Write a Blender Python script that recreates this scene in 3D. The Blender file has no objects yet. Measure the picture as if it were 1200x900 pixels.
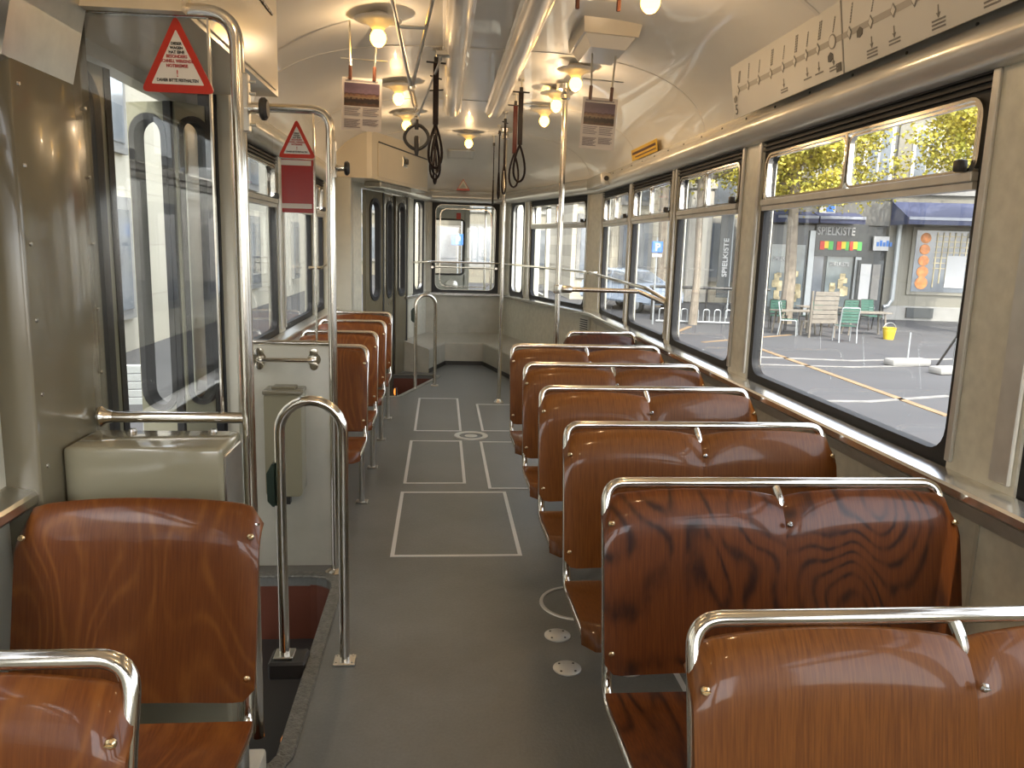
import bpy, bmesh, math, random
from mathutils import Vector, Matrix
random.seed(7)
PI = math.pi
SC = bpy.context.scene
COL = SC.collection
def R(d): return math.radians(d)

# ------------------------------------------------------------------ materials
def newmat(name):
    m = bpy.data.materials.new(name); m.use_nodes = True
    nt = m.node_tree
    return m, nt, nt.nodes['Principled BSDF']
def N(nt, t, **kw):
    n = nt.nodes.new(t)
    for k, v in kw.items():
        if k in n.inputs: n.inputs[k].default_value = v
        else: setattr(n, k, v)
    return n
def L(nt, a, b): nt.links.new(a, b)
def setp(b, **kw):
    for k, v in kw.items():
        b.inputs[k.replace('_', ' ')].default_value = v
def rgb(r, g, b): return (r, g, b, 1)
def hexc(h):
    h = h.lstrip('#'); c = [int(h[i:i+2], 16)/255 for i in (0, 2, 4)]
    return tuple([x/12.92 if x <= .04045 else ((x+.055)/1.055)**2.4 for x in c] + [1])
def plain(name, col, rough=.5, metal=0, var=.06, scale=3., coat=0, bump=0, bscale=60, spec=.5):
    m, nt, b = newmat(name)
    tc = N(nt, 'ShaderNodeTexCoord')
    nz = N(nt, 'ShaderNodeTexNoise', Scale=scale, Detail=5.)
    L(nt, tc.outputs['Object'], nz.inputs['Vector'])
    rp = N(nt, 'ShaderNodeMapRange')
    rp.inputs['From Min'].default_value = .3; rp.inputs['From Max'].default_value = .7
    rp.inputs['To Min'].default_value = 1-var; rp.inputs['To Max'].default_value = 1+var
    L(nt, nz.outputs['Fac'], rp.inputs['Value'])
    mx = N(nt, 'ShaderNodeVectorMath', operation='SCALE')
    mx.inputs[0].default_value = col[:3]
    L(nt, rp.outputs[0], mx.inputs['Scale'])
    L(nt, mx.outputs[0], b.inputs['Base Color'])
    setp(b, Roughness=rough, Metallic=metal, Coat_Weight=coat, Specular_IOR_Level=spec)
    if bump:
        n2 = N(nt, 'ShaderNodeTexNoise', Scale=bscale, Detail=3.)
        L(nt, tc.outputs['Object'], n2.inputs['Vector'])
        bp = N(nt, 'ShaderNodeBump', Strength=bump, Distance=.01)
        L(nt, n2.outputs['Fac'], bp.inputs['Height']); L(nt, bp.outputs[0], b.inputs['Normal'])
    return m
M = {}
M['cream'] = plain('cream_paint', rgb(.50, .485, .40), .3, var=.05, scale=9, bump=.05, bscale=9)
M['cream_mottled'] = plain('cream_mottled', rgb(.60, .585, .49), .35, var=.09, scale=22)
M['cream_gloss'] = plain('cream_gloss', rgb(.235, .215, .145), .12, var=.03, scale=3, coat=.4)
M['olive'] = plain('olive_brown_paint', rgb(.15, .13, .085), .2, var=.06, scale=4, coat=.3)
M['door_paint'] = plain('door_paint', rgb(.19, .185, .13), .25, var=.06, scale=4, coat=.2)
M['grey_panel'] = plain('grey_panel', rgb(.40, .385, .315), .3, var=.08, scale=7)
M['ceiling'] = plain('ceiling_paint', rgb(.80, .77, .69), .45, var=.03, scale=2, coat=.5, bump=.06, bscale=5, spec=.2)
M['ceiling'].node_tree.nodes['Principled BSDF'].inputs['Coat Roughness'].default_value = .03
M['duct'] = plain('duct_paint', rgb(.74, .71, .64), .4, var=.02, coat=.5, bump=.10, bscale=6, spec=.25)
M['header'] = plain('header_paint', rgb(.66, .58, .43), .28, var=.03, coat=.2)
M['chrome'] = plain('chrome', rgb(.78, .74, .66), .14, 1, var=.04, scale=12)
M['sill'] = plain('polished_sill', rgb(.72, .72, .70), .16, .9, var=.05, scale=14)
M['alu_matt'] = plain('matt_alloy', rgb(.54, .53, .49), .35, .35, var=.08, scale=14)
M['brushed'] = plain('brushed_alloy', rgb(.66, .64, .58), .3, 1, var=.06, scale=20)
M['cornice'] = plain('cornice_alloy', rgb(.62, .60, .54), .24, .35, var=.05, scale=5)
M['black'] = plain('black_rubber', rgb(.008, .008, .008), .6, var=.2)
M['dark'] = plain('dark_metal', rgb(.03, .028, .025), .4)
M['leather'] = plain('strap_leather', rgb(.012, .006, .006), .38, var=.25, scale=14, spec=.2)
M['leather_red'] = plain('strap_leather_red', rgb(.06, .008, .007), .38, var=.25, scale=14, spec=.2)
M['white'] = plain('white_enamel', rgb(.75, .74, .70), .35, var=.02)
M['mapwhite'] = plain('board_white', rgb(.58, .565, .51), .5, var=.02)
M['red'] = plain('sign_red', rgb(.50, .028, .012), .3, var=.05)
M['darkred'] = plain('panel_red', rgb(.30, .016, .014), .2, var=.06)
M['ink'] = plain('ink_black', rgb(.02, .02, .018), .5)
M['inkgrey'] = plain('ink_grey', rgb(.20, .19, .17), .5)
M['mapgrey'] = plain('map_line_grey', rgb(.33, .31, .27), .5)
M['redink'] = plain('ink_red', rgb(.45, .03, .03), .5)
M['paper'] = plain('paper', rgb(.60, .55, .50), .6, var=.02)
M['paperink'] = plain('paper_ink', rgb(.28, .25, .25), .7, var=.3, scale=300)
M['yellow'] = plain('sticker_yellow', rgb(.65, .40, .02), .4)
M['clip'] = plain('brown_clip', rgb(.09, .03, .015), .4)
M['plate'] = plain('floor_plate', rgb(.60, .60, .56), .38, .5, var=.05)
M['line'] = plain('floor_line', rgb(.62, .62, .60), .4, .2, var=.05)
M['rim'] = plain('ribbed_rim', rgb(.17, .165, .14), .4, .4, var=.3, scale=60, bump=.8, bscale=150)
M['maroon'] = plain('well_maroon', rgb(.12, .035, .018), .5, var=.1)
M['brass'] = plain('brass_screw', rgb(.70, .55, .33), .25, 1)
M['steel'] = plain('steel_screw', rgb(.6, .6, .58), .25, 1)
M['green_dark'] = plain('button_case', rgb(.02, .035, .025), .4)

def floor_material():
    m, nt, b = newmat('floor_linoleum')
    tc = N(nt, 'ShaderNodeTexCoord')
    n1 = N(nt, 'ShaderNodeTexNoise', Scale=1.6, Detail=7., Roughness=.65)
    n2 = N(nt, 'ShaderNodeTexNoise', Scale=90., Detail=2.)
    for n in (n1, n2): L(nt, tc.outputs['Object'], n.inputs['Vector'])
    r = N(nt, 'ShaderNodeValToRGB')
    r.color_ramp.elements[0].position = .32; r.color_ramp.elements[0].color = (.125, .130, .115, 1)
    r.color_ramp.elements[1].position = .72; r.color_ramp.elements[1].color = (.195, .200, .185, 1)
    L(nt, n1.outputs['Fac'], r.inputs['Fac'])
    mx = N(nt, 'ShaderNodeMix', data_type='RGBA', blend_type='MULTIPLY'); mx.inputs[0].default_value = .25
    L(nt, r.outputs[0], mx.inputs[6]); L(nt, n2.outputs['Fac'], mx.inputs[7])
    L(nt, mx.outputs[2], b.inputs['Base Color'])
    mr = N(nt, 'ShaderNodeMapRange'); mr.inputs['To Min'].default_value = .3; mr.inputs['To Max'].default_value = .5
    L(nt, n1.outputs['Fac'], mr.inputs['Value']); L(nt, mr.outputs[0], b.inputs['Roughness'])
    bp = N(nt, 'ShaderNodeBump', Strength=.08, Distance=.01); L(nt, n2.outputs['Fac'], bp.inputs['Height'])
    L(nt, bp.outputs[0], b.inputs['Normal'])
    return m
M['floor'] = floor_material()

def wood_material(name, base, fibre, vein, lines=12., sc=(3.2, 1.0, 1.35), dist=.5, veins=.8, sharp=2.2, detail=1.5):
    """rotary-cut veneer: fine vertical fibres plus flame-shaped contour veins"""
    m, nt, b = newmat(name)
    tc = N(nt, 'ShaderNodeTexCoord'); oi = N(nt, 'ShaderNodeObjectInfo')
    off = N(nt, 'ShaderNodeVectorMath', operation='MULTIPLY'); cmb = N(nt, 'ShaderNodeCombineXYZ')
    for k in range(3): L(nt, oi.outputs['Random'], cmb.inputs[k])
    L(nt, cmb.outputs[0], off.inputs[0]); off.inputs[1].default_value = (13.7, 31.3, 57.1)
    add = N(nt, 'ShaderNodeVectorMath', operation='ADD')
    L(nt, tc.outputs['Object'], add.inputs[0]); L(nt, off.outputs[0], add.inputs[1])
    mp = N(nt, 'ShaderNodeMapping'); mp.inputs['Scale'].default_value = sc
    L(nt, add.outputs[0], mp.inputs['Vector'])
    nz = N(nt, 'ShaderNodeTexNoise', Scale=1.0, Detail=detail, Roughness=.45, Distortion=dist); L(nt, mp.outputs[0], nz.inputs['Vector'])
    mw = N(nt, 'ShaderNodeMapping'); mw.inputs['Scale'].default_value = (26, 8, 9); L(nt, add.outputs[0], mw.inputs['Vector'])
    nw = N(nt, 'ShaderNodeTexNoise', Scale=1.0, Detail=3.); L(nt, mw.outputs[0], nw.inputs['Vector'])
    mul = N(nt, 'ShaderNodeMath', operation='MULTIPLY'); mul.inputs[1].default_value = lines*6.28; L(nt, nz.outputs['Fac'], mul.inputs[0])
    wob = N(nt, 'ShaderNodeMath', operation='MULTIPLY_ADD'); wob.inputs[1].default_value = 2.2; L(nt, nw.outputs['Fac'], wob.inputs[0]); L(nt, mul.outputs[0], wob.inputs[2])
    sn = N(nt, 'ShaderNodeMath', operation='SINE'); L(nt, wob.outputs[0], sn.inputs[0])
    mr = N(nt, 'ShaderNodeMapRange'); mr.inputs['From Min'].default_value = -1; L(nt, sn.outputs[0], mr.inputs['Value'])
    pw = N(nt, 'ShaderNodeMath', operation='POWER'); pw.inputs[1].default_value = sharp; L(nt, mr.outputs[0], pw.inputs[0])
    va = N(nt, 'ShaderNodeMath', operation='MULTIPLY'); L(nt, pw.outputs[0], va.inputs[0]); vr = N(nt, 'ShaderNodeMapRange'); vr.inputs['From Min'].default_value = .35; vr.inputs['From Max'].default_value = .6; vr.inputs['To Min'].default_value = .25*veins; vr.inputs['To Max'].default_value = veins
    L(nt, nw.outputs['Fac'], vr.inputs['Value']); L(nt, vr.outputs[0], va.inputs[1])
    mp2 = N(nt, 'ShaderNodeMapping'); mp2.inputs['Scale'].default_value = (230, 30, 7); L(nt, add.outputs[0], mp2.inputs['Vector'])
    fb = N(nt, 'ShaderNodeTexNoise', Scale=1.0, Detail=4., Roughness=.6); L(nt, mp2.outputs[0], fb.inputs['Vector'])
    fr = N(nt, 'ShaderNodeMapRange'); fr.inputs['From Min'].default_value = .3; fr.inputs['From Max'].default_value = .7; L(nt, fb.outputs['Fac'], fr.inputs['Value'])
    m1 = N(nt, 'ShaderNodeMix', data_type='RGBA'); L(nt, fr.outputs[0], m1.inputs[0]); m1.inputs[6].default_value = base; m1.inputs[7].default_value = fibre
    m2 = N(nt, 'ShaderNodeMix', data_type='RGBA'); L(nt, va.outputs[0], m2.inputs[0]); L(nt, m1.outputs[2], m2.inputs[6]); m2.inputs[7].default_value = vein
    hv = N(nt, 'ShaderNodeHueSaturation'); mv = N(nt, 'ShaderNodeMapRange'); mv.inputs['To Min'].default_value = .82; mv.inputs['To Max'].default_value = 1.15
    L(nt, oi.outputs['Random'], mv.inputs['Value']); L(nt, mv.outputs[0], hv.inputs['Value']); L(nt, m2.outputs[2], hv.inputs['Color']); L(nt, hv.outputs[0], b.inputs['Base Color'])
    setp(b, Roughness=.45, Specular_IOR_Level=.25, Coat_Weight=.32, Coat_Roughness=.08)
    bp = N(nt, 'ShaderNodeBump', Strength=.05, Distance=.004); L(nt, fb.outputs['Fac'], bp.inputs['Height']); L(nt, bp.outputs[0], b.inputs['Normal'])
    return m
M['wood'] = wood_material('mahogany_ply', (0.0481, 0.0106, 0.0018, 1), (0.0803, 0.0195, 0.0029, 1), (0.0201, 0.0040, 0.0011, 1), 20., veins=.6)
M['wood_light'] = wood_material('orange_ply', (0.1045, 0.0264, 0.0032, 1), (0.1547, 0.0441, 0.0059, 1), (0.2509, 0.0882, 0.0144, 1), 24., veins=.5, sharp=3., dist=.3)
M['wood_edge'] = plain('ply_edge', rgb(.10, .03, .014), .35, var=.2, scale=30, coat=.3)

def glass_material(name, tint=(.93, .95, .94, 1), refl=.35):
    m = bpy.data.materials.new(name); m.use_nodes = True; nt = m.node_tree
    nt.nodes.clear()
    out = N(nt, 'ShaderNodeOutputMaterial'); tr = N(nt, 'ShaderNodeBsdfTransparent'); gl = N(nt, 'ShaderNodeBsdfGlossy')
    tr.inputs['Color'].default_value = tint; gl.inputs['Roughness'].default_value = .01
    lw = N(nt, 'ShaderNodeLayerWeight', Blend=.5)
    p5 = N(nt, 'ShaderNodeMath', operation='POWER'); p5.inputs[1].default_value = 4.; L(nt, lw.outputs['Facing'], p5.inputs[0])
    ml = N(nt, 'ShaderNodeMath', operation='MULTIPLY_ADD'); ml.inputs[1].default_value = .75; ml.inputs[2].default_value = refl
    L(nt, p5.outputs[0], ml.inputs[0])
    mx = N(nt, 'ShaderNodeMixShader'); L(nt, ml.outputs[0], mx.inputs[0]); L(nt, tr.outputs[0], mx.inputs[1]); L(nt, gl.outputs[0], mx.inputs[2])
    L(nt, mx.outputs[0], out.inputs['Surface'])
    return m
M['glass'] = glass_material('window_glass', (.95, .96, .96, 1), .05)
M['glass_screen'] = glass_material('screen_glass', (.93, .94, .93, 1), .08)
def emit(name, col, s):
    m, nt, b = newmat(name)
    setp(b, Base_Color=col, Emission_Color=col, Emission_Strength=s)
    return m
M['bulb'] = emit('bulb_glow', (1., .52, .075, 1), 7.)
M['orange_lamp'] = emit('step_lamp_glow', (1., .32, .05, 1), .9)

# ------------------------------------------------------------------ mesh helpers
class MB:
    def __init__(s): s.bm = bmesh.new()
    def poly(s, pts):
        vs = [s.bm.verts.new(p) for p in pts]
        try: return s.bm.faces.new(vs)
        except ValueError: return None
    def box(s, x0, x1, y0, y1, z0, z1, bev=0, seg=2):
        t = bmesh.new()
        bmesh.ops.create_cube(t, size=1)
        for v in t.verts:
            v.co = Vector(((x0+x1)/2+v.co.x*(x1-x0), (y0+y1)/2+v.co.y*(y1-y0), (z0+z1)/2+v.co.z*(z1-z0)))
        if bev: bmesh.ops.bevel(t, geom=t.edges[:]+t.verts[:], offset=bev, segments=seg, affect='EDGES', profile=.5)
        s.merge(t); return s
    def merge(s, t, mat=None):
        if mat: bmesh.ops.transform(t, matrix=mat, verts=t.verts)
        me = bpy.data.meshes.new('tmp'); t.to_mesh(me); t.free(); s.bm.from_mesh(me); bpy.data.meshes.remove(me)
    def prism(s, pts, z0, z1, bev=0):
        """pts 2-D outline in x,y extruded in z"""
        t = bmesh.new()
        a = [t.verts.new((p[0], p[1], z0)) for p in pts]; b = [t.verts.new((p[0], p[1], z1)) for p in pts]
        n = len(pts)
        t.faces.new(a[::-1]); t.faces.new(b)
        for i in range(n): t.faces.new((a[i], a[(i+1) % n], b[(i+1) % n], b[i]))
        bmesh.ops.recalc_face_normals(t, faces=t.faces)
        if bev: bmesh.ops.bevel(t, geom=t.edges[:], offset=bev, segments=2, affect='EDGES')
        s.merge(t); return s
    def prism_m(s, pts, d0, d1, mat):
        t = bmesh.new()
        a = [t.verts.new((p[0], p[1], d0)) for p in pts]; b = [t.verts.new((p[0], p[1], d1)) for p in pts]
        n = len(pts)
        t.faces.new(a[::-1]); t.faces.new(b)
        for i in range(n): t.faces.new((a[i], a[(i+1) % n], b[(i+1) % n], b[i]))
        bmesh.ops.recalc_face_normals(t, faces=t.faces)
        s.merge(t, mat); return s
    def tube(s, pts, r, seg=10, closed=False, cap=True, radii=None):
        pts = [Vector(p) for p in pts]
        n = len(pts); rings = []
        up = None
        for i, p in enumerate(pts):
            if closed: d = (pts[(i+1) % n]-pts[i-1])
            else: d = pts[min(i+1, n-1)]-pts[max(i-1, 0)]
            if d.length < 1e-9: d = Vector((0, 0, 1))
            d.normalize()
            if up is None:
                up = Vector((0, 0, 1)) if abs(d.z) < .9 else Vector((1, 0, 0))
            a = d.cross(up)
            if a.length < 1e-4: a = d.cross(Vector((.3, .8, .1)))
            a.normalize(); b = d.cross(a).normalized(); up = a.cross(d).normalized() if False else -b
            rr = radii[i] if radii else r
            rings.append([s.bm.verts.new(p+rr*(math.cos(2*PI*k/seg)*a+math.sin(2*PI*k/seg)*b)) for k in range(seg)])
        m = n if closed else n-1
        for i in range(m):
            A, B = rings[i], rings[(i+1) % n]
            for k in range(seg):
                try: s.bm.faces.new((A[k], A[(k+1) % seg], B[(k+1) % seg], B[k]))
                except ValueError: pass
        if cap and not closed:
            s.bm.faces.new(rings[0][::-1]); s.bm.faces.new(rings[-1])
        return s
    def lathe(s, prof, center=(0, 0, 0), seg=20, axis='Z', cap=True):
        c = Vector(center); rings = []
        for r, z in prof:
            ring = []
            for k in range(seg):
                a = 2*PI*k/seg
                if axis == 'Z': p = Vector((r*math.cos(a), r*math.sin(a), z))
                elif axis == 'Y': p = Vector((r*math.cos(a), z, r*math.sin(a)))
                else: p = Vector((z, r*math.cos(a), r*math.sin(a)))
                ring.append(s.bm.verts.new(c+p))
            rings.append(ring)
        for A, B in zip(rings, rings[1:]):
            for k in range(seg): s.bm.faces.new((A[k], A[(k+1) % seg], B[(k+1) % seg], B[k]))
        if cap and prof[0][0] > 1e-6: s.bm.faces.new(rings[0][::-1])
        if cap and prof[-1][0] > 1e-6: s.bm.faces.new(rings[-1])
        return s
    def sweep(s, path, prof, closed_prof=True):
        """path: 2-D plan polyline; prof: (n, z), n = offset to the left-hand side of the travel direction"""
        P = [Vector((p[0], p[1])) for p in path]; n = len(P); rows = []
        for i in range(n):
            if i == 0: d0 = d1 = (P[1]-P[0]).normalized()
            elif i == n-1: d0 = d1 = (P[-1]-P[-2]).normalized()
            else: d0 = (P[i]-P[i-1]).normalized(); d1 = (P[i+1]-P[i]).normalized()
            n0 = Vector((-d0.y, d0.x)); n1 = Vector((-d1.y, d1.x)); m = (n0+n1).normalized(); k = 1/max(.2, m.dot(n0))
            rows.append([s.bm.verts.new((P[i].x+m.x*k*a, P[i].y+m.y*k*a, z)) for a, z in prof])
        q = len(prof)
        for A, B in zip(rows, rows[1:]):
            for k in range(q if closed_prof else q-1):
                s.bm.faces.new((A[k], A[(k+1) % q], B[(k+1) % q], B[k]))
        if closed_prof: s.bm.faces.new(rows[0][::-1]); s.bm.faces.new(rows[-1])
        return s
    def xf(s, m): bmesh.ops.transform(s.bm, matrix=m, verts=s.bm.verts); return s
    def build(s, name, mat, parent=None, smooth=True, angle=35):
        bmesh.ops.remove_doubles(s.bm, verts=s.bm.verts, dist=1e-5)
        bmesh.ops.recalc_face_normals(s.bm, faces=s.bm.faces)
        me = bpy.data.meshes.new(name); s.bm.to_mesh(me); s.bm.free()
        if smooth:
            me.shade_smooth(); me.set_sharp_from_angle(angle=R(angle))
        me.materials.append(M[mat] if isinstance(mat, str) else mat)
        o = bpy.data.objects.new(name, me); COL.objects.link(o)
        if parent: o.parent = parent
        return o
def tag(o, label=None, cat=None, group=None, kind=None):
    if label: o['label'] = label
    if cat: o['category'] = cat
    if group: o['group'] = group
    if kind: o['kind'] = kind
    return o
def empty(name, loc=(0, 0, 0), rz=0, label=None, cat=None, group=None, kind=None):
    o = bpy.data.objects.new(name, None); COL.objects.link(o); o.location = loc; o.rotation_euler = (0, 0, rz); o.empty_display_size = .05
    return tag(o, label, cat, group, kind)
def struct(o): o['kind'] = 'structure'; return o
KIDS = {}
def copy_tree(o, parent=None):
    c = o.copy(); COL.objects.link(c); c.parent = parent
    for ch in [x for x in bpy.data.objects if x.parent == o]: copy_tree(ch, c)
    return c
def fillet(pts, r, seg=6):
    pts = [Vector(p) for p in pts]; out = [pts[0]]
    for i in range(1, len(pts)-1):
        p = pts[i]; a = (pts[i-1]-p); b = (pts[i+1]-p)
        rr = min(r, a.length*.49, b.length*.49); a.normalize(); b.normalize()
        th = a.angle(b)
        if th > PI-.05: out.append(p); continue
        d = rr; A = p+a*d; B = p+b*d
        for k in range(seg+1):
            t = k/seg
            out.append(A*(1-t)**2+p*2*t*(1-t)+B*t**2)
    out.append(pts[-1]); return out
def rrect(x0, x1, z0, z1, r, seg=5):
    out = []
    for cx, cz, a0 in ((x1-r, z1-r, 0), (x0+r, z1-r, 90), (x0+r, z0+r, 180), (x1-r, z0+r, 270)):
        for k in range(seg+1):
            a = R(a0+90*k/seg); out.append((cx+r*math.cos(a), cz+r*math.sin(a)))
    return out
def ring_xz(mb, outer, inner, y0, y1):
    """frame between two outlines with equal vertex count, in the XZ plane, from y0 to y1"""
    n = len(outer); v = {}
    for nm, o, y in (('a', outer, y0), ('b', inner, y0), ('c', outer, y1), ('d', inner, y1)):
        v[nm] = [mb.bm.verts.new((p[0], y, p[1])) for p in o]
    for i in range(n):
        j = (i+1) % n
        for p, q in (('a', 'b'), ('b', 'd'), ('d', 'c'), ('c', 'a')):
            try: mb.bm.faces.new((v[p][i], v[p][j], v[q][j], v[q][i]))
            except ValueError: pass
def ellipsoid(mb, c, r, seg=16, ring=10):
    t = bmesh.new(); bmesh.ops.create_uvsphere(t, u_segments=seg, v_segments=ring, radius=1)
    mb.merge(t, Matrix.Translation(c) @ Matrix.Diagonal((r[0], r[1], r[2], 1)))
def text_obj(name, s, size, mat, parent=None, loc=(0, 0, 0), rot=(PI/2, 0, 0), depth=.0008, align='CENTER', sx=1, bold=0, valign='BOTTOM_BASELINE', shear=0):
    cu = bpy.data.curves.new(name, 'FONT'); cu.body = s; cu.size = size; cu.align_x = align; cu.extrude = depth; cu.offset = bold; cu.resolution_u = 3; cu.shear = shear
    o = bpy.data.objects.new(name, cu); COL.objects.link(o)
    dg = bpy.context.evaluated_depsgraph_get(); dg.update()
    me = bpy.data.meshes.new_from_object(o.evaluated_get(dg))
    COL.objects.unlink(o); bpy.data.objects.remove(o)
    me.materials.clear(); me.materials.append(M[mat])
    q = bpy.data.objects.new(name, me); COL.objects.link(q); q.location = loc; q.rotation_euler = rot; q.scale = (sx, 1, 1)
    if parent: q.parent = parent
    return q
def ray_at(rot): return rot

# ------------------------------------------------------------------ camera (solved from the vanishing points)
F = 915.; H = 1.52
d = Vector((518-600, 450-285, -F)).normalized()
a_ = -150.; b_ = (a_*(518-600)+F*F)/(450-285)
zz = -Vector((a_, -b_, -F)).normalized(); xx = d.cross(zz)
rot = Matrix((xx, d, zz))
cam = bpy.data.cameras.new('camera'); co = bpy.data.objects.new('camera', cam); COL.objects.link(co)
cam.sensor_fit = 'HORIZONTAL'; cam.sensor_width = 36; cam.lens = F*36/1200; cam.clip_start = .02; cam.clip_end = 500
co.matrix_world = Matrix.Translation((0, 0, H)) @ rot.to_4x4()
SC.camera = co

# ------------------------------------------------------------------ shell
XL, XR, YB, YT, YE = -1.05, 1.5, -1.3, 7.5, 10.2
ELx, ERx = -.2, .80
YTL = 7.3
Z0, ZC = 2.13, 2.58
def tlx(y): return XL+(ELx-XL)*(y-YTL)/(YE-YTL)

def floor_mesh():
    pts = [(XL, YB), (XR, YB), (XR, YT), (ERx, YE), (ELx, YE), (tlx(9.02), 9.02)]
    pts += [(-.09, 9.02), (-.04, 8.99), (-.03, 8.93), (-.40, 7.78), (-.44, 7.73), (-.50, 7.71), (tlx(7.71), 7.71)]
    pts += [(XL, YTL), (XL, 3.42), (-.58, 3.42)]
    pts += [(-.58+.11*math.sin(R(t)), 3.31+.11*math.cos(R(t))) for t in range(15, 91, 15)]
    pts += [(-.47, 2.09), (XL, 2.09)]
    m = MB(); m.prism(pts[::-1], -.04, 0); return m
struct(floor_mesh().build('floor', 'floor', smooth=False))

# walls ----------------------------------------------------------
def wall_segment(mb, A, B, openings, z0, z1, t=.07, sill=.88, top=2.05):
    """wall from plan point A to B, interior on the left of A->B; openings (s0, s1, zb, zt)"""
    A = Vector(A); B = Vector(B); Ln = (B-A).length; dr = (B-A)/Ln
    mat = Matrix(((dr.x, dr.y, 0, A.x), (dr.y, -dr.x, 0, A.y), (0, 0, 1, 0), (0, 0, 0, 1)))
    # local x along, local y outward
    t_ = MB(); s = 0
    for (s0, s1, zb, zt) in sorted(openings):
        if s0 > s: t_.box(s, s0, 0, t, z0, z1)
        t_.box(s0, s1, 0, t, z0, zb); t_.box(s0, s1, 0, t, zt, z1); s = s1
    if s < Ln: t_.box(s, Ln, 0, t, z0, z1)
    t_.xf(mat); me = bpy.data.meshes.new('t'); t_.bm.to_mesh(me); t_.bm.free(); mb.bm.from_mesh(me); bpy.data.meshes.remove(me)
ZB, ZT = .90, 2.045
right_w = [(-.9, .25), (.40, 1.84), (2.12, 3.68), (3.93, 5.03), (5.14, 6.24), (6.33, 7.38)]
m = MB(); wall_segment(m, (XR, YB), (XR, YT), [(a-YB, b-YB, ZB, ZT) for a, b in right_w], -.1, 2.2)
struct(m.build('wall_right', 'cream_mottled', smooth=False))
TRL = math.hypot(XR-ERx, YE-YT)
trw = [(.12, 1.62), (1.86, 2.52)]
trw = [(.30, 1.86), (2.05, 2.52)]
m = MB(); wall_segment(m, (XR, YT), (ERx, YE), [(a, b, ZB, ZT) for a, b in trw], -.1, 2.2)
struct(m.build('wall_rear_right', 'cream_mottled', smooth=False))
m = MB(); wall_segment(m, (ERx, YE), (ELx, YE), [(.07, .93, ZB-.02, ZT)], -.1, 2.2)
struct(m.build('wall_rear', 'grey_panel', smooth=False))
TLL = math.hypot(ELx-XL, YE-YTL)
def tls(y): return TLL*(YE-y)/(YE-YTL)
m = MB(); wall_segment(m, (ELx, YE), (XL, YTL), [(.12, .52, ZB, ZT), (tls(9.42), tls(8.12), -.62, 2.04)], -.7, 2.2)
struct(m.build('wall_rear_left', 'cream_mottled', smooth=False))
left_w = [(6.72, 7.22), (5.40, 6.58), (3.62, 5.22), (.35, 1.80), (-.9, .2)]
ops = [(YTL-b, YTL-a, ZB, ZT) for a, b in left_w] + [(YTL-3.42, YTL-2.34, -.62, 2.04)]
m = MB(); wall_segment(m, (XL, YTL), (XL, YB), ops, -.7, 2.2)
struct(m.build('wall_left', 'cream', smooth=False))

# unseen bulkhead added behind the camera to cut daylight on the near seats
m = MB(); wall_segment(m, (XL, YB), (XR, YB), [(.15, .75, .95, 2.0), (1.0, 1.55, .95, 2.0), (1.8, 2.4, .95, 2.0)], -.1, 2.62)
struct(m.build('wall_daylight_block', 'olive', smooth=False))
# ceiling --------------------------------------------------------
def widths(y):
    xr = XR if y < YT else XR+(ERx-XR)*(y-YT)/(YE-YT)
    xl = XL if y < YTL else tlx(y)
    return xl, xr
def zcrown(y):
    if y < 8.0: return ZC
    t = min(1, (y-8.0)/(YE-8.0)); return Z0+.02+(ZC-Z0-.02)*(1-t**2.6)**(1/2.2)
def zceil(x, y, n=3.3):
    xl, xr = widths(y); c = (xl+xr)/2; u = min(1, abs(x-c)/((xr-xl)/2)); zc = zcrown(y)
    return Z0+(zc-Z0)*(1-u**n)**(1/2.1)
m = MB(); ys = [YB+.3*i for i in range(32)]+[8.3, 8.5, 8.7, 8.9, 9.1, 9.3, 9.5, 9.65, 9.8, 9.9, 10., 10.08, 10.14, 10.18, YE]
ys = sorted(set([round(y, 3) for y in ys if y <= YE]))
us = [math.sin(PI/2*(-1+2*i/44)) for i in range(45)]
g = []
for y in ys:
    xl, xr = widths(y); row = []
    for u in us:
        x = (xl+xr)/2+u*(xr-xl)/2
        row.append(m.bm.verts.new((x, y, zceil(x, y) if abs(u) < .9999 else Z0)))
    g.append(row)
for A, B in zip(g, g[1:]):
    for k in range(len(us)-1): m.bm.faces.new((A[k], A[k+1], B[k+1], B[k]))
ce = struct(m.build('ceiling', 'ceiling', angle=60))
md = ce.modifiers.new('thick', 'SOLIDIFY'); md.thickness = .05; md.offset = 1
bm_n = ce.data.polygons[0].normal.z
md.offset = 1 if bm_n > 0 else -1
# seams across the ceiling panels
for y in (1.35, 2.95, 4.55, 6.15, 7.75):
    m = MB(); xl, xr = widths(y); pts = []
    for u in us[1:-1]:
        x = (xl+xr)/2+u*(xr-xl)/2; pts.append((x, y, zceil(x, y)-.001))
    rows = [[m.bm.verts.new((p[0], p[1]+dy, p[2]+dz)) for p in pts] for dy, dz in ((-.014, .002), (-.011, -.003), (.011, -.003), (.014, .002))]
    for A, B in zip(rows, rows[1:]):
        for k in range(len(pts)-1): m.bm.faces.new((A[k], A[k+1], B[k+1], B[k]))
    struct(m.build('trim_%d' % (20+int(y)), 'duct', ce))
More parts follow.
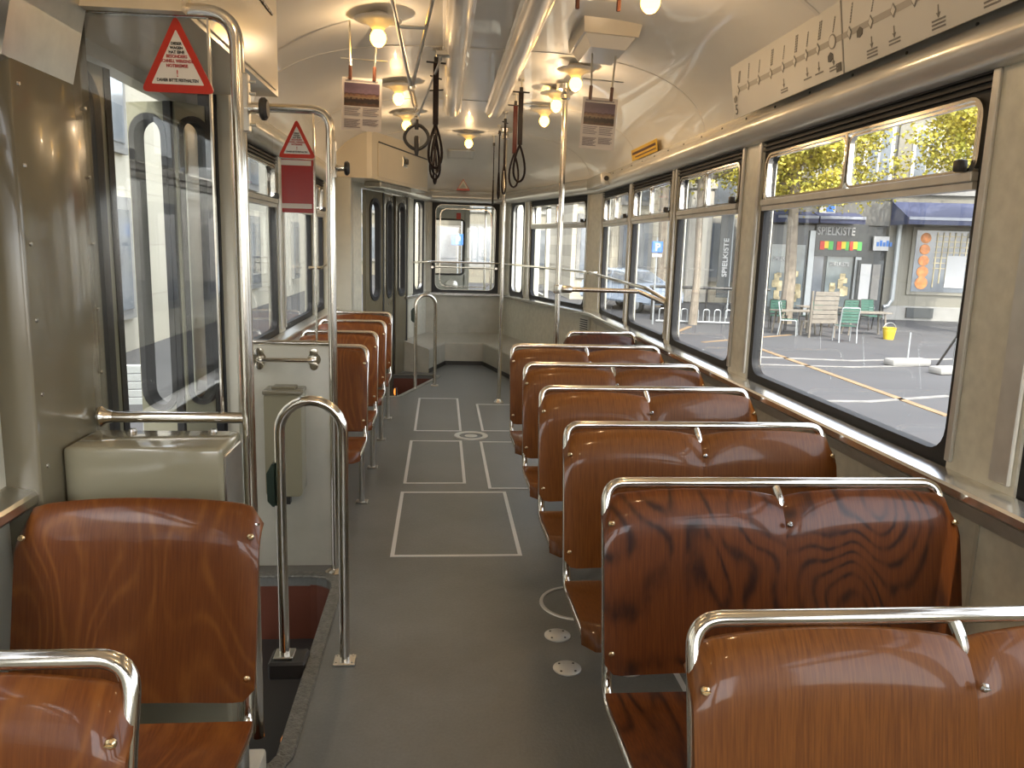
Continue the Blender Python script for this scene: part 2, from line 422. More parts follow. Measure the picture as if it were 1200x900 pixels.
# lengthwise ducts
for i, x in enumerate((.065, .405)):
    m = MB(); prof = []
    w = .055
    y0, y1 = YB, 6.6
    for s_ in (0, 1):
        pass
    sec = [(-w-.02, .004), (-w-.004, -.002), (-w, -.02)]+[(w*math.cos(R(a)), -.02-.045*math.sin(R(a))) for a in range(165, 14, -15)]+[(w, -.02), (w+.004, -.002), (w+.02, .004)]
    rows = []
    yy = [YB+(y1-YB)*k/40 for k in range(41)]+[y1+.03, y1+.06]
    for q, y in enumerate(yy):
        f = 1 if y <= y1 else (.7 if y < y1+.05 else .02)
        rows.append([m.bm.verts.new((x+a, y, ZC-.006+b*f)) for a, b in sec])
    for A, B in zip(rows, rows[1:]):
        for k in range(len(sec)-1): m.bm.faces.new((A[k], A[k+1], B[k+1], B[k]))
    struct(m.build('trim_%d' % (1+i), 'duct', angle=50))

# cornice, sill, base trims --------------------------------------
path_all = [(XR, YB), (XR, YT), (ERx, YE), (ELx, YE), (tlx(9.3), 9.3)]
corn = [(0, 2.03), (.02, 2.03), (.045, 2.04), (.07, 2.06), (.085, 2.085), (.08, 2.115), (.06, 2.14), (.05, 2.15), (.045, 2.175), (0, 2.175)]
struct(MB().sweep(path_all, corn).build('trim_3', 'cornice', angle=50))
struct(MB().sweep([(XL, 7.4), (XL, 3.45)], corn).build('trim_4', 'cornice', angle=50))
struct(MB().sweep([(XL, 1.95), (XL, YB)], corn).build('trim_5', 'cornice', angle=50))
sill = [(0, .858), (.066, .858), (.072, .866), (.072, .886), (.066, .894), (.010, .904), (0, .907)]
struct(MB().sweep([(XR, YB), (XR, YT), (ERx, YE), (ELx, YE), (tlx(9.3), 9.3)], sill).build('trim_6', 'sill', angle=30))
struct(MB().sweep([(tlx(7.7), 7.7), (XL, YTL), (XL, 3.45)], sill).build('trim_7', 'brushed', angle=30))
struct(MB().sweep([(XL, 1.95), (XL, YB)], sill).build('trim_8', 'brushed', angle=30))
low = [(0, .795), (.010, .795), (.060, .858), (0, .858)]
struct(MB().sweep([(XR, YB), (XR, YT)], low).build('trim_9', 'alu_matt', smooth=False))
kick = [(0, 0), (.34, 0), (.34, .27), (.33, .285), (.05, .36), (0, .37)]
struct(MB().sweep([(1.36, 8.04), (ERx, YE), (ELx, YE), (tlx(9.3), 9.3)], kick).build('baseboard_rear', 'grey_panel', angle=30))
struct(MB().sweep([(1.2, 8.66), (ERx, YE), (ELx, YE), (tlx(9.3), 9.3)], [(.34, 0), (.347, 0), (.347, .05), (.34, .05)]).build('baseboard_right', 'dark', smooth=False))
# vertical seams and posts on the right wall lower panels, chrome edge strips beside the windows
m = MB()
for y in (1.95, 3.8, 5.08, 6.28, 7.45): m.box(XR-.004, XR, y-.006, y+.006, .02, .8)
struct(m.build('trim_10', 'cream', smooth=False))
def strips(name, x, sgn, ylist, w=.028, t=.012):
    m = MB()
    for y in ylist: m.box(min(x, x-sgn*t), max(x, x-sgn*t), y-w/2, y+w/2, .93, 2.03, .003, 1)
    struct(m.build(name, 'alu_matt', smooth=False))
strips('trim_11', XR, 1, [2.105, 3.70, 3.91, 5.05, 5.12, 6.26, 6.31, 7.41])
strips('trim_36', XR, 1, [1.89], .075)
strips('trim_12', XL, -1, [3.60, 5.24, 5.38, 6.60, 6.70, 1.83])
m = MB()
for s0 in (.26, 1.875, 2.01, 2.535): 
    dr = Vector((ERx-XR, YE-YT)).normalized(); nn = Vector((-dr.y, dr.x))
    p = Vector((XR, YT))+dr*s0
    m.prism([(p.x, p.y), (p.x+nn.x*.012, p.y+nn.y*.012), (p.x+nn.x*.012+dr.x*.028, p.y+nn.y*.012+dr.y*.028), (p.x+dr.x*.028, p.y+dr.y*.028)], .93, 2.03)
struct(m.build('trim_13', 'brushed', smooth=False))
m = MB()
for x in (ELx+.02, ERx-.02): m.box(x-.025, x+.025, YE-.02, YE, .93, 2.03, .004)
struct(m.build('trim_14', 'grey_panel', smooth=False))
# rivets on cornice
m = MB()
y = .5
while y < 7.4:
    for xx_, z in ((XR-.052, 2.15),): m.lathe([(0, -.006), (.005, -.004), (.006, 0)], (xx_, y, z), 8, 'X')
    y += .33
struct(m.build('trim_15', 'dark'))

# ------------------------------------------------------------------ windows
def window(idx, A, B, s0, s1, style='split', zb=ZB, zt=ZT):
    """A->B plan with interior on the left; s0..s1 along it"""
    A = Vector(A); B = Vector(B); dr = (B-A).normalized()
    p = A+dr*s0; w = s1-s0
    e = empty('window_%d' % idx, (p.x, p.y, 0), 0, kind='structure')
    e.rotation_euler = (0, 0, math.atan2(dr.y, dr.x))   # local x along, local -y outward, +y inward
    y0, y1 = -.05, .012
    # black rubber gasket
    m = MB(); o = rrect(0, w, zb, zt, .004); gt = zt-.075 if style == 'split' else zt-.04
    i_ = rrect(.036, w-.036, zb+.042, gt, .075) if style == 'split' else rrect(.045, w-.045, zb+.05, gt, .085)
    ring_xz(m, o, i_, y0, -.008 if style == 'split' else 0.006); m.build('gasket', 'black', e, angle=40)
    m = MB()
    if style == 'split': ring_xz(m, rrect(.030, w-.030, 1.745, gt+.002, .06), rrect(.042, w-.042, 1.757, gt-.008, .05), -.03, .003); m.build('window_frame', 'chrome', e)
    else: ring_xz(m, rrect(.043, w-.043, zb+.048, gt+.002, .085), rrect(.049, w-.049, zb+.054, gt-.004, .08), -.03, -.002); m.build('window_frame', 'brushed', e)
    m = MB(); m.poly([(q[0], -.024, q[1]) for q in rrect(.038, w-.038, zb+.035, gt-.005, .07)]); m.build('pane', 'glass', e, smooth=False)
    if style == 'split':
        zt2 = 1.735
        m = MB(); m.box(.034, w-.034, -.028, .014, zt2, zt2+.028, .003, 1); m.box(.034, w-.034, -.03, .006, zt2-.022, zt2-.001); m.build('transom', 'alu_matt', e, smooth=False)
        m = MB(); m.box(w*.5-.009, w*.5+.009, -.02, .008, zt2+.028, gt-.004, .003, 1)
        ring_xz(m, rrect(.05, w*.5-.012, zt2+.03, gt-.012, .03), rrect(.058, w*.5-.02, zt2+.038, gt-.02, .026), -.018, 0)
        ring_xz(m, rrect(w*.5+.012, w-.05, zt2+.03, gt-.012, .03), rrect(w*.5+.02, w-.058, zt2+.038, gt-.02, .026), -.018, 0)
        m.build('sliding_frame', 'chrome', e)
        m = MB(); m.box(.07, .10, 0, .03, zt2+.03, zt2+.065, .006); m.build('window_latch', 'dark', e)
        m = MB()
        for k in range(3): m.box(.0, w, -.01, .004-.0*k, gt+.014+k*.02, gt+.022+k*.02)
        m.build('blind_track', 'black', e, smooth=False)
    return e
wi = 1
for a, b in right_w: window(wi, (XR, YB), (XR, YT), a-YB, b-YB); wi += 1
window(wi, (XR, YT), (ERx, YE), *trw[0]); wi += 1
window(wi, (XR, YT), (ERx, YE), *trw[1], style='plain'); wi += 1
rear_win = window(wi, (ERx, YE), (ELx, YE), .07, .93, style='plain', zb=ZB-.02, zt=ZT); wi += 1
m = MB(); ring_xz(m, rrect(.10, .76, ZB+.065, ZT-.085, .09), rrect(.110, .75, ZB+.075, ZT-.095, .08), -.045, -.03); m.build('inner_rim', 'chrome', rear_win)
window(wi, (ELx, YE), (XL, YTL), .12, .52, style='plain'); wi += 1
for a, b in left_w: window(wi, (XL, YTL), (XL, YB), YTL-b, YTL-a); wi += 1

# ------------------------------------------------------------------ doors
def door_leaf(parent, x0, y0, ang, w, z0, z1, wz0, wz1, mat='door_paint', bars=True):
    """leaf hinged at x0,y0 running along ang"""
    e = MB(); g_ = MB(); f_ = MB()
    mt = Matrix.Translation((x0, y0, 0)) @ Matrix.Rotation(ang, 4, 'Z')
    gw = min(.03, w*.09); mx0, mx1 = (w*.26, w*.74) if w > .3 else (w*.14, w*.86)
    r = (mx1-mx0)*.48
    hole = rrect(mx0, mx1, wz0, wz1, r)
    # leaf as ring between outer rectangle projected to same count and hole
    cx, cz = w/2, (wz0+wz1)/2; outer = []
    for k, (hx, hz) in enumerate(hole):
        q = k//6
        t = (k % 6)/5
        corners = [(w, z1), (0, z1), (0, z0), (w, z0)]
        c = corners[q]
        if q == 0: p = (w, wz1+(z1-wz1)*min(1, t*2)) if t < .5 else (w-(w-mx1)*(t-.5)*2*0-(w-hx)*(t-.5)*2*(1 if t == 1 else .6), z1)
        elif q == 1: p = (hx*(1-t*2) if t < .5 else 0, z1) if t < .5 else (0, z1-(z1-wz1)*(t-.5)*2)
        elif q == 2: p = (0, wz0-(wz0-z0)*t*2) if t < .5 else (hx*(t-.5)*2, z0)
        else: p = (hx+(w-hx)*t*2, z0) if t < .5 else (w, z0+(wz0-z0)*(t-.5)*2)
        outer.append(p)
    # simple robust version: four boxes plus ring fill
    e.box(0, w, -.02, .02, z0, wz0); e.box(0, w, -.02, .02, wz1, z1); e.box(0, mx0, -.02, .02, wz0, wz1); e.box(mx1, w, -.02, .02, wz0, wz1)
    n6 = 6
    for cxn, czn, q in ((mx1, wz1, 0), (mx0, wz1, 1), (mx0, wz0, 2), (mx1, wz0, 3)):
        arc = hole[q*6:(q+1)*6]
        poly = [(cxn, czn)]+arc
        a = [e.bm.verts.new((p[0], -.02, p[1])) for p in poly]; b = [e.bm.verts.new((p[0], .02, p[1])) for p in poly]
        e.bm.faces.new(a); e.bm.faces.new(b[::-1])
        for i in range(1, 6): e.bm.faces.new((a[i], a[i+1], b[i+1], b[i]))
    e.xf(mt); leaf = e.build('door_leaf', mat, parent, smooth=False)
    ring_xz(f_, rrect(mx0-gw, mx1+gw, wz0-gw, wz1+gw, r+gw*.9), rrect(mx0+.008, mx1-.008, wz0+.008, wz1-.008, r-.006), -.028, .028)
    f_.box(w-.022, w+.012, -.024, .024, z0, z1); f_.xf(mt); f_.build('gasket', 'black', leaf)
    g_.poly([(p[0], 0, p[1]) for p in rrect(mx0, mx1, wz0, wz1, r)]); g_.xf(mt); g_.build('pane', 'glass', leaf, smooth=False)
    return leaf
d1 = empty('door_1', (0, 0, 0), kind='structure')
door_leaf(d1, -1.12, 2.36, R(83), .34, -.58, 2.03, .74, 1.98)
door_leaf(d1, -1.05, 3.27, math.atan2(.11, .10), .15, -.58, 2.03, .84, 1.97)
door_leaf(d1, -1.235, 3.35, math.atan2(-.07, .18), .195, -.58, 2.03, .82, 1.97)
d2 = empty('door_2', (0, 0, 0), kind='structure')
dr = Vector((ELx-XL, YE-YTL)).normalized(); ang = math.atan2(dr.y, dr.x)
for ya, wl, zg in ((8.19, .44, 3), (8.70, .34, -3), (9.045, .34, 3)):
    door_leaf(d2, tlx(ya)+.0, ya, ang-R(zg), wl, -.58, 2.03, .93, 1.93, mat='olive')

# well interiors (steps)
def well(name, poly_floor, steps, wallpts, zbot=-.62):
    e = empty(name, (0, 0, 0), kind='structure')
    m = MB()
    for a, b in zip(wallpts, wallpts[1:]):
        m.poly([(a[0], a[1], -.035), (b[0], b[1], -.035), (b[0], b[1], zbot), (a[0], a[1], zbot)])
    o = m.build('riser', 'maroon', e, smooth=False); md = o.modifiers.new('s', 'SOLIDIFY'); md.thickness = .02; md.offset = 0
    m = MB()
    for pts, z in steps: m.prism(pts, z-.03, z)
    m.build('tread', 'dark', e, smooth=False)
    return e
arc = [(-.58+.12*math.sin(R(t)), 3.31+.12*math.cos(R(t))) for t in range(0, 91, 15)]
w1 = well('trim_16', None, [([(-.83, 2.09), (-.46, 2.09), (-.46, 3.42), (-.83, 3.42)], -.30), ([(-1.2, 2.09), (-.83, 2.09), (-.83, 3.42), (-1.2, 3.42)], -.60)], [(-1.12, 3.43)]+arc+[(-.46, 2.08), (-1.12, 2.08)])
m = MB(); m.box(-.85, -.83, 2.09, 3.42, -.6, -.3); m.build('riser', 'maroon', w1, smooth=False)
w2 = well('trim_17', None, [([(-1.1, 7.7), (-.4, 7.7), (-.02, 9.03), (-.7, 9.03)], -.30)], [(-1.0, 7.70), (-.5, 7.70), (-.40, 7.76), (-.02, 8.95), (-.05, 9.03), (-.6, 9.03)])
# ribbed nosing round the front well
rim = [(-1.04, 3.44), (-.58, 3.44)]+[(-.58+.13*math.sin(R(t)), 3.31+.13*math.cos(R(t))) for t in range(15, 91, 15)]+[(-.45, 2.14), (-.47, 2.09), (-.53, 2.07)]
m = MB(); m.sweep(rim, [(-.022, 0), (-.022, .006), (-.018, .010), (.026, .010), (.030, .006), (.030, -.04), (.022, -.04), (.022, 0)]); struct(m.build('trim_18', 'rim', angle=40))
m = MB(); m.sweep([(-.93, 7.70), (-.5, 7.70), (-.43, 7.72), (-.39, 7.78), (-.02, 8.93), (-.03, 8.99), (-.09, 9.03), (-.55, 9.03)][::-1], [(-.02, 0), (-.02, .006), (.02, .006), (.02, 0)]); struct(m.build('trim_19', 'brushed', angle=40))

# header boxes over the doors
def header_box(name, pts, z0, label_door=True):
    m = MB(); m.prism(pts, z0, ZC-.02, 0); o = m.build(name, 'header', smooth=False); return struct(o)
hb1 = header_box('trim_30', [(-1.05, 2.2), (-.67, 2.2), (-.67, 3.40), (-1.05, 3.40)], 2.085)
m = MB()
for k in range(24): m.lathe([(.006, -.018), (.006, .018)], (-.664, 2.3+k*.042, 2.37), 6, 'Y')
m.build('hinge', 'dark', hb1)
m = MB(); m.box(-.672, -.664, 2.26, 3.34, 2.10, 2.36, .002, 1); m.build('flap', 'header', hb1, smooth=False)
hb2 = header_box('trim_31', [(-1.05, 7.42), (-.69, 7.42), (-.645, 7.44), (-.17, 9.02), (-.25, 9.3), (-.62, 9.3), (-1.05, 7.7)], 2.085)
dv = Vector((-.17+.645, 9.02-7.44)); Lh = dv.length; dv.normalize()
mt = Matrix(((dv.x, dv.y, 0, -.645), (dv.y, -dv.x, 0, 7.44), (0, 0, 1, 0), (0, 0, 0, 1)))
m = MB(); m.box(.14, Lh-.04, 0, .008, 2.11, 2.42, .003, 1); m.xf(mt); m.build('flap', 'header', hb2, smooth=False)
m = MB()
for k in range(34): m.lathe([(.007, -.016), (.007, .016)], (.17+k*.043, .008, 2.425), 6, 'X')
m.xf(mt); m.build('hinge', 'dark', hb2)
m = MB(); m.box(.80, .93, .006, .016, 2.27, 2.37, .002, 1); m.xf(mt); lk = m.build('lock_plate', 'brushed', hb2, smooth=False)
m = MB(); m.box(.86, .92, .014, .035, 2.30, 2.35, .004, 1); m.xf(mt); m.build('lock', 'dark', lk)
m = MB(); m.box(.35, 1.25, -.22, -.05, 2.03, 2.085, .01, 1); m.xf(mt); m.build('door_light', 'brushed', hb2, smooth=False)
# pillars flanking the doors
m = MB(); m.box(XL-.06, -.965, 1.93, 2.34, -.02, 2.16, .01, 2); pil = struct(m.build('wall_left_pillar', 'olive'))
m = MB()
for z in [.95+.18*k for k in range(6)]:
    for y in (1.96, 2.30): m.lathe([(0, .004), (.005, .003), (.006, 0)], (-.965, y, z), 8, 'X')
m.build('screw', 'steel', pil)
m = MB(); m.prism([(XL, 1.88), (-.965, 1.88), (-.965, 2.34), (XL, 2.34)], 1.90, 2.16)
t = bmesh.new()
m2 = MB(); vs = [(-1.05, 1.90, 1.86), (-.965, 1.90, 1.90), (-.90, 1.90, 2.18), (-1.05, 1.90, 2.2)]
A = [m2.bm.verts.new(v) for v in vs]; B = [m2.bm.verts.new((v[0], 2.24, v[2])) for v in vs]
m2.bm.faces.new(A); m2.bm.faces.new(B[::-1])
for i in range(4): m2.bm.faces.new((A[i], A[(i+1) % 4], B[(i+1) % 4], B[i]))
m.bm.free(); m2.build('pillar_bracket', 'brushed', pil, smooth=False)
m = MB(); m.box(-.955, -.87, 3.42, 3.56, -.02, 2.16, .01, 2); struct(m.build('wall_left_column', 'cream'))
m = MB(); m.box(-.99, -.92, 3.40, 3.425, -.02, 2.10, .004, 1); struct(m.build('trim_33', 'black'))
m = MB()
m.box(tlx(7.55)-.02, tlx(7.55)+.14, 7.42, 7.62, -.02, 2.10, .012, 2); m.box(-.97, -.86, 7.60, 7.74, -.02, 2.10, .02, 2)
struct(m.build('wall_left_post', 'cream'))
m = MB(); m.box(-.47, -.385, 9.40, 9.49, -.02, 2.10, .02, 2); struct(m.build('wall_rear_post', 'cream'))

# ------------------------------------------------------------------ seats
def shell_mb(x0, x1, z0=.43, z1=.868, bow=.016, side_r=.045, round_=(1, 1), thick=.013, n=22, k=16):
    """bent plywood back: faces -y, leans back towards the top, curls at the top edge"""
    m = MB(); w = x1-x0; F_ = []; B_ = []
    for j in range(k+1):
        v = j/k; rowF = []; rowB = []
        for i in range(n+1):
            u = i/n; s = 2*u-1
            # outline: arched top, rounded corners
            zt = z1+.022*(1-abs(s)**2.4); zb = z0+.004*(1-s*s)
            z = zb+(zt-zb)*v
            e = max(0, abs(s)*w/2-(w/2-side_r))/side_r
            cut = side_r*(1-math.sqrt(max(0, 1-e*e)))*(round_[0] if s < 0 else round_[1])
            if v > .5: z -= cut*((v-.5)/.5)**3
            else: z += cut*.7*((.5-v)/.5)**3
            y = -.095+.10*v + bow*(1-s*s)*(.4+.6*math.sin(PI*min(1, v*1.05))) 
            y += .035*max(0, (v-.80)/.20)**2           # curl back at the top
            y += .006*(abs(s)**10)                      # side edges turn back
            rowF.append(m.bm.verts.new((x0+w*u, y-thick/2, z))); rowB.append(m.bm.verts.new((x0+w*u, y+thick/2, z)))
        F_.append(rowF); B_.append(rowB)
    for j in range(k):
        for i in range(n):
            m.bm.faces.new((F_[j][i], F_[j][i+1], F_[j+1][i+1], F_[j+1][i])); m.bm.faces.new((B_[j][i+1], B_[j][i], B_[j+1][i], B_[j+1][i+1]))
    for i in range(n):
        m.bm.faces.new((F_[0][i+1], F_[0][i], B_[0][i], B_[0][i+1])); m.bm.faces.new((F_[k][i], F_[k][i+1], B_[k][i+1], B_[k][i]))
    for j in range(k):
        m.bm.faces.new((F_[j][0], F_[j+1][0], B_[j+1][0], B_[j][0])); m.bm.faces.new((F_[j+1][n], F_[j][n], B_[j][n], B_[j+1][n]))
    return m
def pan_mb(x0, x1, n=14, k=14, thick=.013):
    m = MB(); w = x1-x0; T = []; U = []
    for j in range(k+1):
        v = j/k; rt = []; ru = []
        for i in range(n+1):
            u = i/n; s = 2*u-1
            e = max(0, abs(s)*w/2-(w/2-.05))/.05
            y = -.12-.385*v
            if v > .5: y += .05*(1-math.sqrt(max(0, 1-e*e)))*((v-.5)/.5)**3
            z = .385+.022*math.sin(PI*.5*v)-.014*(1-s*s)*math.sin(PI*v)
            z -= .05*max(0, (v-.82)/.18)**2
            z += .012*max(0, (.15-v)/.15)
            rt.append(m.bm.verts.new((x0+w*u, y, z))); ru.append(m.bm.verts.new((x0+w*u, y, z-thick)))
        T.append(rt); U.append(ru)
    for j in range(k):
        for i in range(n):
            m.bm.faces.new((T[j][i], T[j][i+1], T[j+1][i+1], T[j+1][i])); m.bm.faces.new((U[j][i+1], U[j][i], U[j+1][i], U[j+1][i+1]))
    for i in range(n):
        m.bm.faces.new((T[0][i+1], T[0][i], U[0][i], U[0][i+1])); m.bm.faces.new((T[k][i], T[k][i+1], U[k][i+1], U[k][i]))
    for j in range(k):
        m.bm.faces.new((T[j][0], T[j+1][0], U[j+1][0], U[j][0])); m.bm.faces.new((T[j+1][n], T[j][n], U[j][n], U[j+1][n]))
    return m
def screw(parent, x, y, z, mat='brass'):
    m = MB(); m.lathe([(0, -.005), (.005, -.0045), (.0085, -.001), (.0085, .003)], (x, y, z), 12, 'Y')
    m.box(x-.007, x+.007, y-.0062, y-.004, z-.0009, z+.0009)
    return m.build('screw', mat, parent)
def make_seat(name, x0, nsh, wood, rail=True, leg='aisle', aisle=-1, SW=.488):
    """x0 = aisle-side (or left) edge in local coordinates; local y=0 at the top rail"""
    e = empty(name)
    W = SW*nsh; rt = .0145
    for s in range(nsh):
        a, b = x0+SW*s-.004*(s == 0), x0+SW*(s+1)+.004*(s == nsh-1)
        bk = shell_mb(a, b, round_=(1, .12) if nsh == 2 and s == 0 else ((.12, 1) if nsh == 2 else (1, 1))).build('backrest', wood, e, angle=60)
        for (sx) in ((a+.018), (b-.018)):
            if nsh == 2 and ((s == 0 and sx > a+.2) or (s == 1 and sx < a+.2)):
                if s == 0: screw(bk, b+.004, -.022, .812, 'steel'); screw(bk, b+.004, -.082, .50, 'steel')
                continue
            screw(bk, sx, -.012+.0, .812); screw(bk, sx, -.086, .485)
        pan_mb(a, b).build('seat_pan', wood, e, angle=60)
    xa, xb = x0+.010, x0+W-.010
    # frame: one bent tube over the top, down both sides and forward under the pans
    m = MB()
    def side(x): return [(x, .012, .83), (x, -.035, .60), (x, -.072, .40), (x, -.11, .395), (x, -.44, .362)]
    if rail:
        xa2, xb2 = (xa, xb-.018) if aisle < 0 else (xa+.018, xb+.004); pts = [(xa2, -.44, .362), (xa2, -.072, .352), (xa2, -.048, .50), (xa2, .030, .80), (xa2, .062, .902), (xb2, .062, .902), (xb2, .030, .80), (xb2, -.048, .50), (xb2, -.072, .352), (xb2, -.44, .362)]
        m.tube(fillet(pts, .075, 8), rt, 12)
    else:
        for x in (xa+.006, xb-.006):
            m = MB(); m.tube(fillet([(x, -.44, .362), (x, -.072, .352), (x, -.048, .50), (x, .026, .80), (x, .035, .83)], .05, 6), rt, 12); m.build('frame', 'chrome', e)
        m = None
    if m: m.build('frame', 'chrome', e)
    if nsh == 2:
        xm = x0+W/2; m = MB()
        if rail: m.tube(fillet([(xm-.012, .062, .902), (xm, .038, .86), (xm, .028, .80), (xm, -.048, .50), (xm, -.072, .352), (xm, -.44, .362)], .04, 5), .011, 10)
        m.build('centre_strut', 'chrome', e)
    # pan cross bars and legs
    m = MB()
    for y in (-.20, -.40): m.tube([(xa, y, .350), (xb, y, .350)], .011, 8)
    m.build('cross_bar', 'chrome', e)
    def leg_(x, y):
        m = MB(); m.tube([(x, y, .352), (x, y, .006)], .016, 12); lg = m.build('leg', 'brushed', e)
        m = MB(); m.box(x-.035, x+.035, y-.035, y+.035, 0, .008, .003, 1)
        for dx in (-.025, .025):
            m.lathe([(.005, 0), (.005, .012), (0, .013)], (x+dx, y-.025, 0), 8)
        m.build('foot_plate', 'brushed', lg)
    if leg == 'aisle':
        xe = xb-.012 if aisle > 0 else xa+.012
        leg_(xe, -.12); leg_(xb-.06 if aisle < 0 else xa+.06, -.12)
    else:
        leg_(x0+W*.55, -.16); leg_(x0+W*.55, -.36)
    return e
RX = .436
rows = [1.145, 1.92, 2.60, 3.31, 4.0, 4.78]
rl = ['orange-brown double wooden seat cut off by the lower right corner of the photo',
      'large dark-grained double wooden seat second from the camera on the window side',
      'mahogany double wooden seat third from the camera beside the large window',
      'mahogany double wooden seat fourth from the camera by the wide window post',
      'mahogany double wooden seat fifth from the camera, just in front of the hindmost double seat',
      'hindmost double wooden seat in front of the chrome pole and the single seat']
M['wood_near'] = wood_material('amber_ply', (0.1087, 0.0327, 0.0041, 1), (0.2007, 0.0684, 0.0099, 1), (0.1422, 0.0441, 0.0054, 1), 8., veins=.4, dist=.2)
M['wood_dark'] = wood_material('dark_veined_ply', (0.0878, 0.0221, 0.0032, 1), (0.1464, 0.0410, 0.0059, 1), (0.0184, 0.0046, 0.0014, 1), 24., sc=(3.0, 1, 1.5), dist=.6, veins=.9, sharp=2.6)
def retint(o, mat):
    for c in bpy.data.objects:
        if c.parent == o and c.name.split('.')[0] in ('backrest', 'seat_pan'):
            c.material_slots[0].link = 'OBJECT'; c.material_slots[0].material = M[mat]
dbl = make_seat('double_seat', 0, 2, 'wood', True, 'mid')
for i, y in enumerate(rows):
    o = dbl if i == 0 else copy_tree(dbl)
    o.location = (RX-(.012 if i == 0 else 0), y, 0)
    tag(o, rl[i], 'seat', 'double wooden seats along the right-hand windows')
    if i == 0: retint(o, 'wood_near')
    if i == 1: retint(o, 'wood_dark')
sg = make_seat('single_seat', 0, 1, 'wood_light', True, 'aisle', 1, .535)
lx = -.965
sl = [(-.977, 1.05, 'single wooden seat in the lower left corner, nearest the camera'),
      (lx, 4.60, 'single wooden seat directly behind the grey panel of the second screen'),
      (lx, 5.33, 'single wooden seat, second behind the grey panelled screen'),
      (lx, 6.10, 'single wooden seat, third behind the grey panelled screen'),
      (lx, 6.85, 'single wooden seat at the back of the left row beside the rear folding door'),
      (.90, 5.60, 'single dark wooden seat alone in the right rear corner behind the chrome pole')]
for i, (x, y, lb) in enumerate(sl):
    o = sg if i == 0 else copy_tree(sg); o.location = (x, y, 0); tag(o, lb, 'seat', 'single wooden seats')
    if i == 5: retint(o, 'wood')
big = make_seat('single_seat', 0, 1, 'wood_light', False, 'aisle', 1, .55); big.location = (-.985, 1.84, 0)
tag(big, 'big orange-brown single wooden seat without a top rail, in front of the cream box', 'seat', 'single wooden seats')

# ------------------------------------------------------------------ partitions
p1 = empty('glass_screen', (-.72, 2.25, 0), label='large chrome-framed glass screen by the near doorway, holding the bigger warning triangle', cat='partition')
def add(mb, name, mat, par, **k):
    loc = par.location
    mb.xf(Matrix.Translation(-loc)); return mb.build(name, mat, par, **k)
m = MB(); m.tube(fillet([(-.95, 2.25, 2.10), (-.548, 2.25, 2.10), (-.548, 2.25, 0)], .085, 10), .019, 16); add(m, 'post', 'chrome', p1)
m = MB(); m.tube([(-.955, 2.25, 1.01), (-.56, 2.25, 1.01)], .016, 14); m.lathe([(0, -.01), (.028, -.008), (.03, 0), (.02, .012), (.016, .03)], (-.95, 2.25, 1.01), 14, 'X'); add(m, 'lower_rail', 'chrome', p1)
m = MB(); m.box(-.95, -.62, 2.247, 2.253, 1.02, 2.085); add(m, 'pane', 'glass_screen', p1, smooth=False)
m = MB(); m.box(-.622, -.617, 2.242, 2.258, 1.02, 2.085); add(m, 'pane_edge', 'chrome', p1, smooth=False)
m = MB(); m.box(-.535, -.519, 2.235, 2.265, 1.80, 1.95, .003, 1)
for z in (1.82, 1.93, 1.90): m.lathe([(.004, 0), (.004, .02), (0, .021)], (-.523, 2.25, z), 8, 'X')
add(m, 'latch_plate', 'brushed', p1, smooth=False)
def knob(p, x, y, z):
    m = MB(); m.lathe([(.014, 0), (.016, .004), (.013, .03), (.012, .045)], (x, y, z), 14, 'X'); k_ = add(m, 'knob_stem', 'chrome', p)
    m = MB(); m.lathe([(0, .040), (.026, .042), (.03, .047), (.03, .055), (.022, .062), (0, .063)], (x, y, z), 16, 'X'); add(m, 'knob', 'dark', p)
knob(p1, -.533, 2.25, 1.862)
def warning(parent_loc, s, label, hgt, half, tx):
    e = empty('warning_sign', parent_loc, label=label, cat='sign')
    def tri(h, w, r, z0):
        pts = [(-w, z0), (w, z0), (0, z0+h)]; v = [Vector((p[0], p[1], 0)) for p in pts]
        v = [v[2]]+[v[0], v[1], v[2]]; out = []
        P = [Vector((p[0], p[1], 0)) for p in pts]
        for i in range(3):
            p = P[i]; a = (P[i-1]-p).normalized(); b = (P[(i+1) % 3]-p).normalized()
            for k in range(5):
                t = k/4; out.append(((p+a*r)*(1-t)**2+p*2*t*(1-t)+(p+b*r)*t*t)[:2])
        return out
    mt = Matrix.Rotation(PI/2, 4, 'X')
    m = MB(); m.prism_m(tri(hgt, half, .02, 0), -.002, .002, mt); m.build('red_border', 'red', e, smooth=False)
    k = .70; m = MB(); m.prism_m(tri(hgt*k, half*k, .004, hgt*.105), .0005, .003, mt); m.build('white_field', 'white', e, smooth=False)
    ln = [('DIESER', .61, 'ink', .9), ('WAGEN', .555, 'ink', .9), ('HAT EINE', .50, 'ink', .95), ('BESONDERS', .445, 'redink', 1), ('SCHNELL WIRKENDE', .385, 'redink', 1), ('NOTBREMSE', .325, 'redink', 1), ('!', .205, 'redink', 2.2), ('DAHER BITTE FESTHALTEN', .14, 'ink', 1)]
    for t_, z, mat, q in ln:
        text_obj('lettering', t_, hgt*.056*q, mat, e, (0, -.0036, hgt*z), bold=.0002, sx=.80 if len(t_) > 10 else .9)
    return e
warning((-.70, 2.243, 1.892), 1, 'larger red and white warning triangle fixed on the near glass screen', .196, .096, 0)

